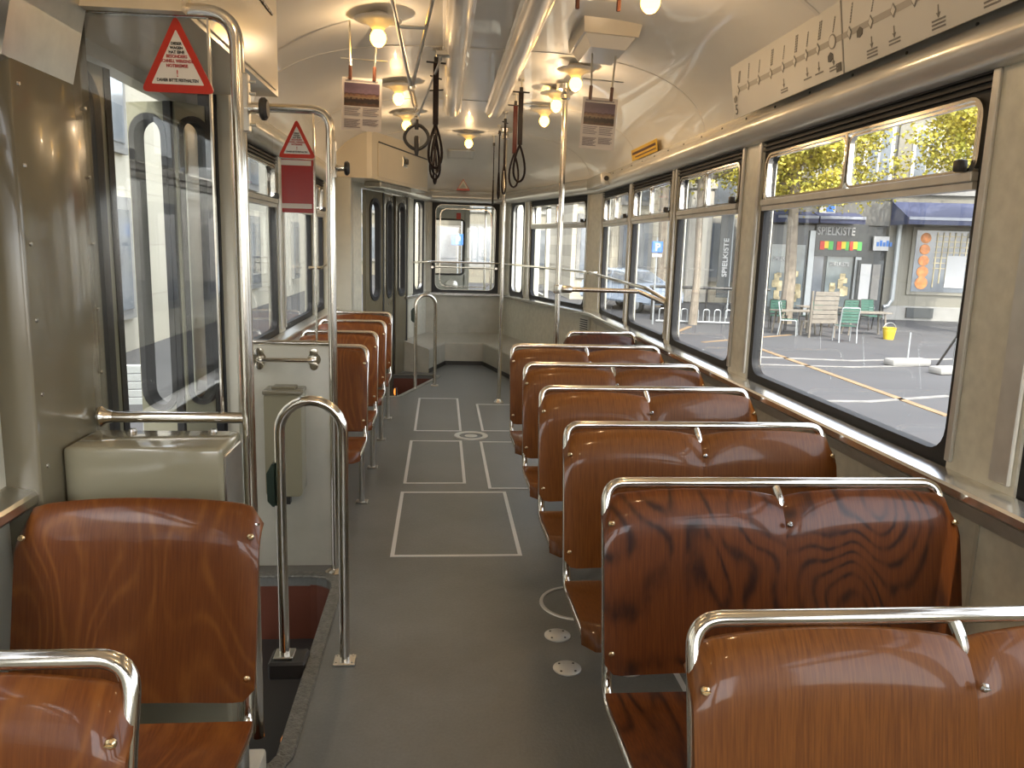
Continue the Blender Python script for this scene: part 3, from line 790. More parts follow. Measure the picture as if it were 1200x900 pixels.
box_ = empty('heater_box', (-.757, 2.13, 0), label='glossy cream metal box standing behind the big left seat, below the glass screen', cat='box')
m = MB(); m.box(-.205, .192, -.10, .10, .0, .978, .012, 3); m.build('casing', 'cream_gloss', box_)
m = MB(); m.box(.193, .197, -.085, .085, .30, .955, .004, 1); m.build('side_plate', 'brushed', box_, smooth=False)
m = MB()
for x in (-.1, .12): m.lathe([(.012, 0), (.010, .006), (0, .008)], (x, .085, .978), 10)
m.build('screw', 'steel', box_)
pl_ = MB(); pl_.box(-.99, -.47, 1.88, 2.02, 0.0, .12, .01, 2); pl_.build('seat_plinth', 'cream'); 
pl = bpy.data.objects['seat_plinth']; tag(pl, 'low cream plinth on the floor under the big left seat, at the stairwell corner', 'plinth')

p2 = empty('panelled_screen', (-.66, 3.48, 0), label='second screen with grey lower panel and glass above, beyond the near doorway', cat='partition')
m = MB(); m.tube(fillet([(-.87, 3.48, 2.055), (-.475, 3.48, 2.055), (-.475, 3.48, 0)], .085, 10), .019, 16); add(m, 'post', 'chrome', p2)
m = MB(); m.lathe([(.045, 0), (.045, .006), (.03, .016), (.02, .022)], (-.475, 3.48, 0), 16); add(m, 'floor_flange', 'chrome', p2)
m = MB(); m.box(-.872, -.485, 3.47, 3.49, .035, 1.06, .008, 2); add(m, 'lower_panel', 'grey_panel', p2)
m = MB(); m.tube([(-.872, 3.48, 1.07), (-.48, 3.48, 1.07)], .012, 12); add(m, 'panel_rail', 'chrome', p2)
m = MB(); m.box(-.87, -.545, 3.477, 3.483, 1.08, 2.04); add(m, 'pane', 'glass', p2, smooth=False)
m = MB(); m.box(-.547, -.540, 3.472, 3.488, 1.08, 2.04); add(m, 'pane_edge', 'chrome', p2, smooth=False)
m = MB(); m.tube(fillet([(-.79, 3.475, 1.0), (-.79, 3.43, 1.0), (-.555, 3.43, 1.0), (-.555, 3.475, 1.0)], .03, 6), .010, 10)
for x in (-.79, -.555): m.lathe([(.03, 3.464), (.03, 3.468), (.012, 3.47)], (x, 0, 1.0), 14, 'Y')
for x in (-.79, -.555):
    for z in (.97, 1.03): m.lathe([(0, 3.458), (.018, 3.460), (.020, 3.47)], (x, 0, z), 12, 'Y')
add(m, 'grab_rail', 'chrome', p2)
m = MB(); m.box(-.462, -.452, 3.465, 3.495, 1.78, 1.93, .002, 1); add(m, 'latch_plate', 'brushed', p2, smooth=False)
knob(p2, -.458, 3.48, 1.822)
warning((-.612, 3.472, 1.855), 1, 'smaller red and white warning triangle above the red notice', .16, .079, 0)
nt_ = empty('red_notice', (-.612, 3.47, 1.63), label='dark red rectangular notice with pale bands under the smaller warning triangle', cat='notice')
m = MB(); m.box(-.066, .066, -.002, .002, 0, .22); m.build('red_sheet', 'darkred', nt_, smooth=False)
m = MB(); m.box(-.066, .058, -.004, -.0021, .195, .216); m.box(-.066, .058, -.004, -.0021, .018, .038); m.build('pale_band', 'paper', nt_, smooth=False)
bn = empty('litter_bin', (-.672, 3.405, .41), label='cream wall bin with brown lid hung on the grey panel', cat='bin')
m = MB(); m.prism_m(rrect(-.078, .078, 0, .46, .02), -.058, .058, Matrix.Rotation(PI/2, 4, 'X')); m.build('body', 'cream_gloss', bn)
m = MB(); m.box(-.083, .083, -.066, .062, .452, .472, .006, 2); m.box(-.05, .05, -.03, .04, .470, .482, .004, 1); m.build('lid', 'olive', bn)
m = MB(); m.box(-.01, .012, .01, .05, -.06, 0, .002, 1); m.build('bracket', 'dark', bn)

# handrail loops
lp = empty('handrail_loop', (-.44, 2.68, 0), label='tall chrome hoop handrail at the near stairwell with a dark button case', cat='handrail')
def hoop(x0, x1, y, z1, r, zf0, zf1):
    pts = [(x0, y, zf0)]; rad = (x1-x0)/2; cx = (x0+x1)/2
    for k in range(13):
        a = PI-PI*k/12; pts.append((cx+rad*math.cos(a), y, z1-rad+rad*math.sin(a)))
    pts.append((x1, y, zf1)); return pts
m = MB(); m.tube(hoop(-.55, -.335, 2.68, .975, .1, .04, 0), .0185, 16); add(m, 'hoop', 'chrome', lp)
m = MB(); m.box(-.375, -.295, 2.645, 2.715, 0, .01, .003, 1)
for dx in (-.028, .028):
    for dy in (-.024, .024): m.lathe([(.005, .008), (.004, .014), (0, .015)], (-.335+dx, 2.68+dy, 0), 8)
add(m, 'foot_plate', 'brushed', lp)
m = MB(); m.box(-.60, -.468, 2.62, 2.73, -.035, .03, .008, 1); bk = add(m, 'bracket_block', 'dark', lp)
m = MB(); m.box(-.585, -.515, 2.645, 2.715, .03, .04, .003, 1); add(m, 'foot_plate', 'brushed', lp)
m = MB(); m.prism_m([(-.575, .60), (-.592, .62), (-.594, .72), (-.575, .755), (-.568, .755), (-.568, .60)], -2.70, -2.66, Matrix.Rotation(PI/2, 4, 'X')); add(m, 'button_case', 'green_dark', lp)
lq = empty('handrail_loop', (-.16, 8.27, 0), label='chrome hoop handrail at the rear stairwell in front of the end window', cat='handrail')
m = MB(); pts = hoop(-.265, -.06, 8.27, .98, .1, -.28, 0); pts = [(p[0], 8.20+.72*(p[0]+.265), p[2]) for p in pts]; m.tube(pts, .0185, 14); add(m, 'hoop', 'chrome', lq)
m = MB(); m.box(-.10, -.02, 8.31, 8.39, 0, .01, .003, 1); add(m, 'foot_plate', 'brushed', lq)
m = MB(); m.prism_m([(-.29, .70), (-.312, .72), (-.314, .82), (-.29, .85), (-.283, .85), (-.283, .70)], -8.23, -8.18, Matrix.Rotation(PI/2, 4, 'X')); add(m, 'button_case', 'green_dark', lq)

# poles
def pole(x, y, label, zt, z0=0):
    e = empty('grab_pole', (x, y, 0), label=label, cat='pole')
    m = MB(); m.tube([(0, 0, z0), (0, 0, zt-.02)], .0185, 16); m.build('tube', 'chrome', e)
    m = MB(); m.lathe([(.05, z0), (.05, z0+.008), (.035, z0+.022), (.021, z0+.04)], (0, 0, 0), 18); m.build('floor_flange', 'chrome', e)
    m = MB(); m.lathe([(.019, zt-.10), (.032, zt-.09), (.034, zt-.07), (.024, zt-.055), (.022, zt-.045), (.06, zt-.035), (.065, zt-.005), (.06, zt)], (0, 0, 0), 18); m.build('ceiling_socket', 'chrome', e)
    return e
pole(.572, 7.46, 'thin chrome pole standing on the aisle floor near the rear', zceil(.572, 7.46)-.002)
pn = pole(.79, 5.30, 'chrome pole rising from behind the hindmost double seat to the ceiling', zceil(.79, 5.30)-.002)

# window handrails
hr = empty('rear_handrail', (.3, 10.1, 1.27), label='long bent chrome rail running past the end window and angled windows', cat='handrail')
m = MB()
def off(path, o_):
    return path
pth = [(-.33, 9.55, 1.285), (-.17, 10.1, 1.285), (.78, 10.1, 1.285), (1.385, 7.55, 1.285), (1.40, 7.4, 1.285), (1.42, 5.35, 1.25), (1.49, 5.10, 1.19)]
m.tube(fillet(pth, .08, 5), .013, 10); add(m, 'rail', 'chrome', hr)
m = MB()
for (x, y, z) in ((-.15, 10.1, 1.285), (.76, 10.1, 1.285), (1.40, 7.44, 1.285)):
    m.lathe([(.018, -.02), (.02, -.015), (.02, .015), (.018, .02)], (x, y, z), 12, 'X')
    ex, ey = (x, YE-.003) if y > 9 else (XR-.003, y)
    m.tube([(x, y, z), (ex, ey, z)], .009, 8)
add(m, 'bracket', 'brushed', hr)
h2 = empty('window_bar', (.3, 10.15, 1.22), label='thin straight bar crossing the end window just under the rail', cat='bar')
m = MB(); m.tube([(-.12, 10.17, 1.215), (.70, 10.17, 1.215)], .009, 8); 
for x in (-.12, .70): m.lathe([(.016, 10.16), (.016, 10.197)], (x, 0, 1.215), 10, 'Y')
add(m, 'rail', 'chrome', h2)
h3 = empty('cross_rail', (.79, 5.30, 1.24), label='thick chrome rail clamped from the rear pole across to the window post', cat='handrail')
m = MB(); m.tube([(.80, 5.30, 1.235), (1.34, 5.27, 1.235), (1.485, 5.10, 1.17)], .016, 12); add(m, 'rail', 'chrome', h3)
m = MB(); m.lathe([(.028, -.03), (.03, -.024), (.03, .024), (.028, .03)], (.79, 5.30, 1.235), 14); m.lathe([(.02, .02), (.026, .03), (.024, .09), (.018, .1)], (.79, 5.30, 1.235), 14, 'X'); add(m, 'clamp', 'brushed', h3)
h4 = empty('side_handrail', (-1.0, 6.4, 1.3), label='short bent chrome grab rail on the left wall beside the rear seats', cat='handrail')
m = MB(); m.tube(fillet([(-1.045, 7.35, 1.34), (-.98, 7.33, 1.34), (-.96, 6.4, 1.30), (-1.045, 6.35, 1.30)], .04, 5), .013, 10); add(m, 'rail', 'chrome', h4)
# heater grille on the angled rear wall
dr2 = Vector((ERx-XR, YE-YT)).normalized()
pg = Vector((XR, YT))+dr2*.10; mg = Matrix.Translation((pg.x, pg.y, 0)) @ Matrix.Rotation(math.atan2(dr2.y, dr2.x), 4, 'Z')
gr = empty('air_grille', (pg.x, pg.y, .61), math.atan2(dr2.y, dr2.x), 'small slatted air grille on the cream panel behind the single corner seat', 'grille')
m = MB(); m.box(0, .20, 0, .03, .0, .22, .004, 1); m.build('housing', 'brushed', gr, smooth=False)
m = MB()
for k in range(9): m.box(.02, .18, .028, .038, .018+k*.022, .028+k*.022)
m.build('slat', 'dark', gr, smooth=False)
# small device on the cornice near window 3
dv_ = empty('cornice_device', (1.40, 7.15, 2.03), label='small grey box with a dark button on the cornice above the rear side window', cat='box')
m = MB(); m.box(-.05, .04, -.33, .33, .02, .125, .01, 2); m.build('housing', 'cornice', dv_)
m = MB(); m.lathe([(0, -.34), (.02, -.34), (.022, -.33)], (0, 0, .08), 12, 'Y'); m.build('button', 'dark', dv_)

# ------------------------------------------------------------------ floor fittings
def hatch(x0, x1, y0, y1, label, w=.02):
    e = empty('floor_hatch', ((x0+x1)/2, (y0+y1)/2, 0), label=label, cat='floor hatch', group='rectangular floor hatches in the aisle')
    m = MB(); m.box(x0, x1, y0, y0+w, 0, .003); m.box(x0, x1, y1-w, y1, 0, .003); m.box(x0, x0+w, y0+w, y1-w, 0, .003); m.box(x1-w, x1, y0+w, y1-w, 0, .003)
    add(m, 'edging', 'line', e, smooth=False)
    m = MB(); m.box(x0+w, x1-w, y0+w, y1-w, 0, .0012); add(m, 'lid', 'floor', e, smooth=False)
hatch(-.234, .417, 3.65, 4.67, 'widest pale-edged floor hatch, nearest in the aisle')
hatch(-.228, .174, 4.84, 5.95, 'pale-edged floor hatch on the left, between the nearest and the farthest ones')
hatch(.312, 1.0, 4.73, 5.93, 'pale-edged floor hatch right of the round cover, reaching under the double seats')
hatch(-.212, .181, 6.27, 7.65, 'farthest pale-edged floor hatch on the left of the aisle, before the rear hoop')
hatch(.345, 1.0, 6.28, 7.38, 'pale-edged floor hatch at the foot of the thin rear pole')
hatch(.86, 1.36, 1.5, 2.62, 'bright-edged floor hatch glimpsed under the large dark double seat')
rc = empty('round_cover', (.252, 6.11, 0), label='round steel cover with a broad ring between the aisle hatches', cat='floor cover')
m = MB(); m.lathe([(.095, 0), (.095, .006), (.10, .008), (.135, .008), (.137, 0)], (0, 0, 0), 40, cap=False); m.build('ring', 'plate', rc)
m = MB(); m.lathe([(0, .004), (.085, .004), (.09, 0)], (0, 0, 0), 40); m.build('lid', 'floor', rc)
m = MB(); m.lathe([(.0, .0045), (.05, .0045), (.055, .003)], (0, 0, 0), 30); m.build('disc', 'brushed', rc)
rr = empty('ring_cover', (.605, 3.13, 0), label='large thin steel ring flush in the floor beside the third double seat', cat='floor cover')
m = MB(); m.lathe([(.150, 0), (.150, .004), (.155, .005), (.163, .005), (.166, 0)], (0, 0, 0), 48, cap=False); m.build('ring', 'plate', rr)
for (x, y, lb) in ((.476, 2.845, 'small pale oval floor plate just before the large ring'), (.476, 2.60, 'small grey oval floor plate nearest the camera in the aisle'), (.70, 2.585, 'small grey oval floor plate half hidden under the dark double seat')):
    e = empty('floor_plate', (x, y, 0), label=lb, cat='floor plate', group='round screwed floor plates')
    m = MB(); m.lathe([(.052, 0), (.052, .004), (.049, .006), (0, .006)], (0, 0, 0), 32); m.build('disc', 'plate', e)
    m = MB()
    for a in range(45, 360, 90): m.lathe([(.0045, .006), (.0045, .0075), (0, .0076)], (.037*math.cos(R(a)), .037*math.sin(R(a)), 0), 8)
    m.build('screw', 'dark', e)
for (x, y, z, lb) in ((-.487, 2.33, -.09, 'small orange step lamp glowing in the near stairwell'), (-.445, 7.66, .06, 'small orange step lamp glowing beside the rear stairwell')):
    e = empty('step_lamp', (x, y, z), label=lb, cat='lamp')
    m = MB(); ellipsoid(m, (0, 0, 0), (.012, .03, .035)); m.build('lens', 'orange_lamp', e)
    m = MB(); m.box(.006, .02, -.035, .035, -.04, .04, .004, 1); m.build('base', 'dark', e)

# ------------------------------------------------------------------ lamps
def make_lamp():
    e = empty('ceiling_lamp')
    m = MB(); m.lathe([(.045, .0), (.045, -.008), (.03, -.018), (.016, -.03), (.016, -.06)], (0, 0, 0), 20); m.build('stem', 'ceiling', e)
    m = MB(); m.lathe([(.015, -.040), (.06, -.034), (.108, -.026), (.112, -.028), (.110, -.032), (.066, -.042), (.036, -.062), (.026, -.076), (.020, -.076)], (0, 0, 0), 32); m.build('dish', 'white', e, angle=60)
    m = MB(); ellipsoid(m, (0, 0, -.110), (.038, .038, .040), 20, 14); m.build('bulb', 'bulb', e)
    return e
lamp = make_lamp()
lamps = [(.787, 3.16, 'glowing bulb lamp cut by the top edge of the photo, right of the vent'), (.765, 4.75, 'glowing bulb lamp right of the pole top, above the right-hand poster'), (.758, 5.49, 'glowing bulb lamp just left of the pole top'), (.763, 6.16, 'rearmost glowing bulb lamp of the right row'),
         (-.31, 3.93, 'biggest glowing bulb lamp above the left-hand poster'), (-.30, 5.5, 'glowing bulb lamp beside the ring handle bracket'), (-.30, 6.7, 'rearmost glowing bulb lamp of the left row'), (.244, 7.8, 'glowing bulb lamp alone in the middle, above the end window')]
lights = []
for i, (x, y, lb) in enumerate(lamps):
    o = lamp if i == 0 else copy_tree(lamp); o.location = (x, y, zceil(x, y)); tag(o, lb, 'lamp', 'glowing ceiling bulbs')
    lights.append((x, y, zceil(x, y)-.165))
# unseen lamp copies, added above the frame to light the interior
for (x, y) in ((.78, 1.4), (-.28, 1.6), (.78, 0.0), (-.28, 0.0)):
    lights.append((x, y, zceil(x, y)-.165)); o = copy_tree(lamp); o.location = (x, y, zceil(x, y)); tag(o, 'unseen ceiling bulb added out of frame to light the interior', 'lamp', 'added ceiling bulbs beyond the frame')
LAMP_W = 2.5
for i, p in enumerate(lights):
    ld = bpy.data.lights.new('lamp_light', 'POINT'); ld.energy = LAMP_W; ld.color = (1, .70, .42); ld.shadow_soft_size = 0
    lo = bpy.data.objects.new('lamp_light', ld); COL.objects.link(lo); lo.location = p

# ------------------------------------------------------------------ straps and hanging things
def make_strap(mat, loop_w=.05):
    e = empty('hand_strap')
    m = MB(); m.tube([(-.055, 0, 0), (.055, 0, 0)], .005, 8); m.lathe([(.012, 0), (.012, .03)], (0, 0, 0), 10); m.build('hook_bar', 'dark', e)
    m = MB(); m.box(-.016, .016, -.004, .004, -.33, 0, .002, 1)
    for z in (-.05, -.12, -.30): m.lathe([(0, -.0065), (.004, -.006), (.005, -.004)], (0, 0, z), 8, 'Y')
    m.build('band', mat, e)
    m = MB(); pts = []
    for k in range(24):
        t = 2*PI*k/24; s = math.sin(t/2)
        pts.append((loop_w*math.sin(t)*s, 0, -.33-.235*(1-math.cos(t))/2*1.0))
    m.tube(pts, .0075, 8, closed=True); m.build('loop', 'leather', e)
    return e
st = make_strap('leather', .05)
sr = make_strap('leather_red', .045)
def clone(src, loc, rz, label, group, used=[]):
    o = src if src.name not in used else copy_tree(src)
    if src.name not in used: used.append(src.name)
    o.location = loc; o.rotation_euler = (0, 0, rz); tag(o, label, 'hand strap', group); return o
SL = [(-.045, 4.6, 2.505), (-.049, 5.0, 2.505), (-.053, 5.4, 2.505), (-.057, 5.8, 2.505)]
for (x, y, z), rz, lb in zip(SL, (12, 55, -28, 75), ('dark leather hand strap, nearest of the cluster left of the ceiling duct', 'dark leather hand strap, second in the cluster left of the ceiling duct', 'dark leather hand strap, third in the cluster left of the ceiling duct', 'dark leather hand strap, last in the cluster left of the ceiling duct')):
    clone(st, (x, y, z), R(rz), lb, 'leather hand straps on the left')
SR_ = [(.50, 5.3, 2.50), (.51, 5.8, 2.50), (.50, 6.6, 2.50), (.505, 7.3, 2.50), (.50, 8.0, 2.48)]
for (x, y, z), rz, s_, lb in zip(SR_, (5, 10, 62, 75, 88), (st, sr, st, st, st), ('dark hand strap with wide loop, nearest on the right of the duct', 'red-brown hand strap beside the nearest one on the right of the duct', 'dark hand strap just left of the thin rear pole', 'dark hand strap, second left of the thin rear pole', 'farthest dark hand strap, seen edge-on')):
    clone(s_, (x, y, z), R(rz), lb, 'hand straps on the right')
# hangers carrying the right straps
for k, (x, y, z) in enumerate(SL+SR_):
    m = MB(); m.tube([(x, y, z+.02), (x, y, zceil(x, y)+.005)], .006, 8); m.lathe([(.02, zceil(x, y)-.012), (.02, zceil(x, y)+.01)], (x, y, 0), 12)
    struct(m.build('trim_%d' % (40+k), 'brushed'))
# ring handle on its V bracket
rh = empty('ceiling_grip', (-.165, 4.2, 2.3), label='black ring handle hanging on a V-shaped tube bracket from the ceiling', cat='handle')
m = MB(); m.tube([(-.235, 3.30, 2.578), (-.168, 4.2, 2.30)], .009, 8); m.tube([(-.02, 3.30, 2.578), (-.160, 4.2, 2.30)], .009, 8); m.tube([(-.205, 3.70, 2.455), (-.082, 3.70, 2.455)], .008, 8)
m.lathe([(0, -.02), (.018, -.014), (.02, 0), (.014, .015), (0, .02)], (-.164, 4.2, 2.295), 12); add(m, 'bracket', 'brushed', rh)
m = MB(); m.tube([(-.172, 4.2, 2.28), (-.150, 4.2, 2.20)], .006, 8); m.tube([(-.156, 4.2, 2.28), (-.135, 4.2, 2.20)], .006, 8)
for k in range(5): 
    z = 2.20-k*.018; pts = [(-.140+.010*math.cos(a)*(1 if k % 2 else .3), 4.2+.010*math.cos(a)*(0.3 if k % 2 else 1), z+.014*math.sin(a)) for a in [2*PI*q/10 for q in range(10)]]
    m.tube(pts, .003, 6, closed=True)
add(m, 'chain', 'chrome', rh)
m = MB(); pts = [(-.137+.055*math.cos(a)*(1.0+.12*math.cos(2*a)), 4.2, 2.05+.058*math.sin(a)*(1 if math.sin(a) < 0 else 1.1)) for a in [2*PI*q/28 for q in range(28)]]
m.tube(pts, .009, 10, closed=True); m.lathe([(.010, .04), (.013, .06), (.010, .09)], (-.137, 4.2, 2.05), 10); m.lathe([(.008, -.1), (.012, -.08), (.013, -.01), (.008, 0)], (-.137, 4.2, 2.06), 10); add(m, 'ring', 'dark', rh)
rdd = empty('ceiling_rod', (-.03, 4.35, 2.5), label='thin slanting rod from the ceiling bracket down behind the ring handle', cat='rod')
m = MB(); m.tube([(-.02, 4.55, zceil(-.02, 4.55)), (-.02, 4.5, 2.50), (-.15, 4.9, 2.27)], .007, 8); m.box(-.045, .03, 4.48, 4.54, 2.52, 2.545, .003, 1); add(m, 'rod', 'brushed', rdd)

def poster(x, y, z0, w, h, rz, ry, label):
    e = empty('poster', (x, y, z0), rz, label, 'poster', 'paper posters clipped under the ceiling'); e.rotation_euler = (0, ry, rz)
    m = MB(); m.box(-w/2, w/2, -.001, .001, 0, h); m.build('sheet', 'paper', e, smooth=False)
    m = MB(); m.box(-w*.44, w*.44, -.002, -.0011, h*.47, h*.90); m.build('photo_print', M['print'], e, smooth=False)
    m = MB()
    m.box(-w*.42, w*.40, -.002, -.0011, h*.925, h*.955)
    for a, b in ((-.43, -.03), (.03, .43)):
        for (z_a, z_b, nn) in ((.27, .44, 5), (.05, .22, 7) if a < 0 else (.10, .23, 5)):
            for k in range(nn):
                zz_ = z_b-(z_b-z_a)*k/nn
                m.box(w*a, w*(b-.04*((k*7) % 3)), -.002, -.0011, h*(zz_-.018), h*zz_)
    m.build('text_lines', 'paperink', e, smooth=False)
    zc_ = zceil(x, y)-z0
    for s_ in (-.30, .30):
        m = MB(); m.box(w*s_-.008, w*s_+.008, -.006, .006, h-.012, h+.055, .003, 1); m.build('clip', 'clip', e, smooth=False)
    m = MB()
    for s_ in (-.30, .30): m.tube([(w*s_, 0, h+.05), (w*s_*1.2, .02, zc_-.004)], .005, 6)
    m.tube([(-w*.55, .01, h+.085), (w*.62, .01, h+.085)], .003, 6)
    m.build('hanger', 'brushed', e)
def print_material():
    m, nt, b = newmat('photo_print'); tc = N(nt, 'ShaderNodeTexCoord')
    sep = N(nt, 'ShaderNodeSeparateXYZ'); L(nt, tc.outputs['Generated'], sep.inputs[0])
    nz = N(nt, 'ShaderNodeTexNoise', Scale=9., Detail=4.); L(nt, tc.outputs['Generated'], nz.inputs['Vector'])
    a = N(nt, 'ShaderNodeMath', operation='MULTIPLY_ADD'); a.inputs[1].default_value = .28
    L(nt, nz.outputs['Fac'], a.inputs[0]); L(nt, sep.outputs['Z'], a.inputs[2])
    r = N(nt, 'ShaderNodeValToRGB'); r.color_ramp.interpolation = 'LINEAR'; e = r.color_ramp.elements
    e[0].position = .2; e[0].color = (.09, .045, .025, 1); e[1].position = .95; e[1].color = (.09, .06, .085, 1)
    for p, c in ((.32, (.02, .014, .01, 1)), (.45, (.03, .012, .012, 1)), (.52, (.24, .17, .10, 1)), (.60, (.16, .08, .05, 1)), (.66, (.06, .03, .03, 1)), (.72, (.15, .10, .14, 1))):
        k = e.new(p); k.color = c
    L(nt, a.outputs[0], r.inputs['Fac']); L(nt, r.outputs[0], b.inputs['Base Color']); setp(b, Roughness=.4)
    return m
M['print'] = print_material()
poster(-.398, 4.0, 2.045, .19, .245, 0, R(1.5), 'paper poster with a dark picture of a building, hanging on the left')
poster(.762, 4.0, 2.005, .175, .245, 0, R(2.5), 'paper poster with a dark picture of a building, hanging on the right')
# loose hanging clips and the clip block
for (x, y, z, lb) in ((-.40, 3.2, 2.44, 'brown clip hanging from the ceiling at the top edge, left of the big bulb'), (-.56, 3.0, 2.38, 'brown clip hanging from the ceiling farther left, above the second screen')):
    e = empty('hanging_clip', (x, y, z), label=lb, cat='clip', group='loose brown clips')
    m = MB(); m.box(-.008, .008, -.006, .006, 0, .06, .003, 1); m.build('clip', 'clip', e); m = MB(); m.tube([(0, 0, .055), (0, 0, zceil(x, y)-z)], .005, 6); m.build('rod', 'brushed', e)
e = empty('clip_block', (.60, 3.30, 2.50), label='cream ceiling block with two brown clips at the top edge, before the vent', cat='bracket')
m = MB(); m.box(-.10, .10, -.035, .035, 0, zceil(.60, 3.30)-2.50+.01, .006, 2); m.build('block', 'header', e)
for x in (-.08, .085):
    m = MB(); m.box(x-.008, x+.008, -.045, -.030, -.055, .01, .003, 1); m.build('clip', 'clip', e)
# roof vent
vt = empty('ceiling_vent', (.775, 4.05, 2.455), label='cream square ceiling vent with sloped sides between the bulbs', cat='vent')
def frust(m, w0, l0, w1, l1, z0, z1):
    A = [m.bm.verts.new((sx*w0/2, sy*l0/2, z0)) for sx, sy in ((-1, -1), (1, -1), (1, 1), (-1, 1))]
    B = [m.bm.verts.new((sx*w1/2, sy*l1/2, z1)) for sx, sy in ((-1, -1), (1, -1), (1, 1), (-1, 1))]
    m.bm.faces.new(A[::-1]); m.bm.faces.new(B)
    for i in range(4): m.bm.faces.new((A[i], A[(i+1) % 4], B[(i+1) % 4], B[i]))
m = MB(); frust(m, .26, .44, .28, .48, .05, .115); m.build('frame', 'header', vt, smooth=False)
m = MB(); frust(m, .17, .32, .235, .40, 0, .05); m.build('cowl', 'duct', vt, smooth=False)
vt.rotation_euler = (0, R(3), 0)
# square panel on the rear ceiling
e = empty('ceiling_flap', (0.12, 8.8, 0), label='flush square flap in the ceiling above the end window', cat='flap')
x0, y0 = 0.05, 9.0
m = MB(); pts = []
gr_ = [[(x0+.30*i/6, y0+.45*j/6) for i in range(7)] for j in range(7)]
V = [[m.bm.verts.new((x-.12, y-8.8, zceil(x, y)-.006)) for x, y in row] for row in gr_]
for j in range(6):
    for i in range(6): m.bm.faces.new((V[j][i], V[j][i+1], V[j+1][i+1], V[j+1][i]))
o = m.build('flap', 'ceiling', e); md = o.modifiers.new('s', 'SOLIDIFY'); md.thickness = .006
# small triangle sticker over the end window
e = empty('triangle_sticker', (.255, 10.08, 2.175), label='small red-edged warning triangle above the end window', cat='sign')
zs = zceil(.255, 10.08)
for (k, mat, yy_) in ((1., 'red', 0), (.72, 'header', -.003)):
    m = MB(); m.prism_m([(-.088*k, .022*(1/k-1)*3), (.088*k, .022*(1/k-1)*3), (0, .022*(1/k-1)*3+.145*k)], 0, .003, Matrix.Translation((0, yy_, 0)) @ Matrix.Rotation(PI/2, 4, 'X')); m.build('border' if k == 1 else 'field', mat, e, smooth=False)
for k, z in enumerate((.075, .062, .049, .036)):
    m = MB(); m.box(-.012-.008*k, .012+.008*k, -.0075, -.0062, z, z+.005); m.build('lettering', 'inkgrey', e, smooth=False)
# yellow sticker on right
e = empty('yellow_sticker', (1.455, 5.77, 2.182), label='yellow notice strip on the cove above the third side window', cat='sticker')
m = MB(); m.box(-.002, .002, -.36, .36, 0, .082, .001, 1); m.build('strip', 'yellow', e, smooth=False)
m = MB(); m.box(-.0035, -.0022, -.33, .33, .042, .06); m.box(-.0035, -.0022, -.33, .25, .018, .026); m.build('lettering', M['clip'], e, smooth=False)
e.rotation_euler = (0, R(-8), 0)

# ------------------------------------------------------------------ line map board
mb_ = empty('route_board', (1.405, 2.0, 2.15), label='long white route diagram board above the windows with line number 5', cat='route board')
mb_.rotation_euler = (0, R(-9), 0)
def P_(y): return y-2.0
BH = .245
m = MB(); m.box(-.003, .003, P_(2.79), P_(3.84), 0, BH, .001, 1); m.build('board', 'mapwhite', mb_, smooth=False)
m = MB(); m.box(-.003, .003, P_(.6), P_(2.782), 0, BH, .001, 1); m.build('board', 'mapwhite', mb_, smooth=False)
m = MB(); m.box(-.0042, -.0031, P_(.6), P_(3.775), .112, .132); m.build('line_strip', 'mapgrey', mb_, smooth=False)
stops = [3.76, 3.64, 3.52, 3.39, 3.27, 3.16, 3.06, 2.965, 2.855, 2.735, 2.60, 2.47, 2.36, 2.25, 2.14, 2.03, 1.92, 1.8]
md_, mt_, mi = MB(), MB(), MB()
RY = Matrix.Rotation(PI/2, 4, 'Y')
def flat(mb, pts, x0, x1):   # pts in (y,z)
    a = [mb.bm.verts.new((x0, p[0], p[1])) for p in pts]; b = [mb.bm.verts.new((x1, p[0], p[1])) for p in pts]; n = len(pts)
    mb.bm.faces.new(a); mb.bm.faces.new(b[::-1])
    for i in range(n): mb.bm.faces.new((a[i], b[i], b[(i+1) % n], a[(i+1) % n]))
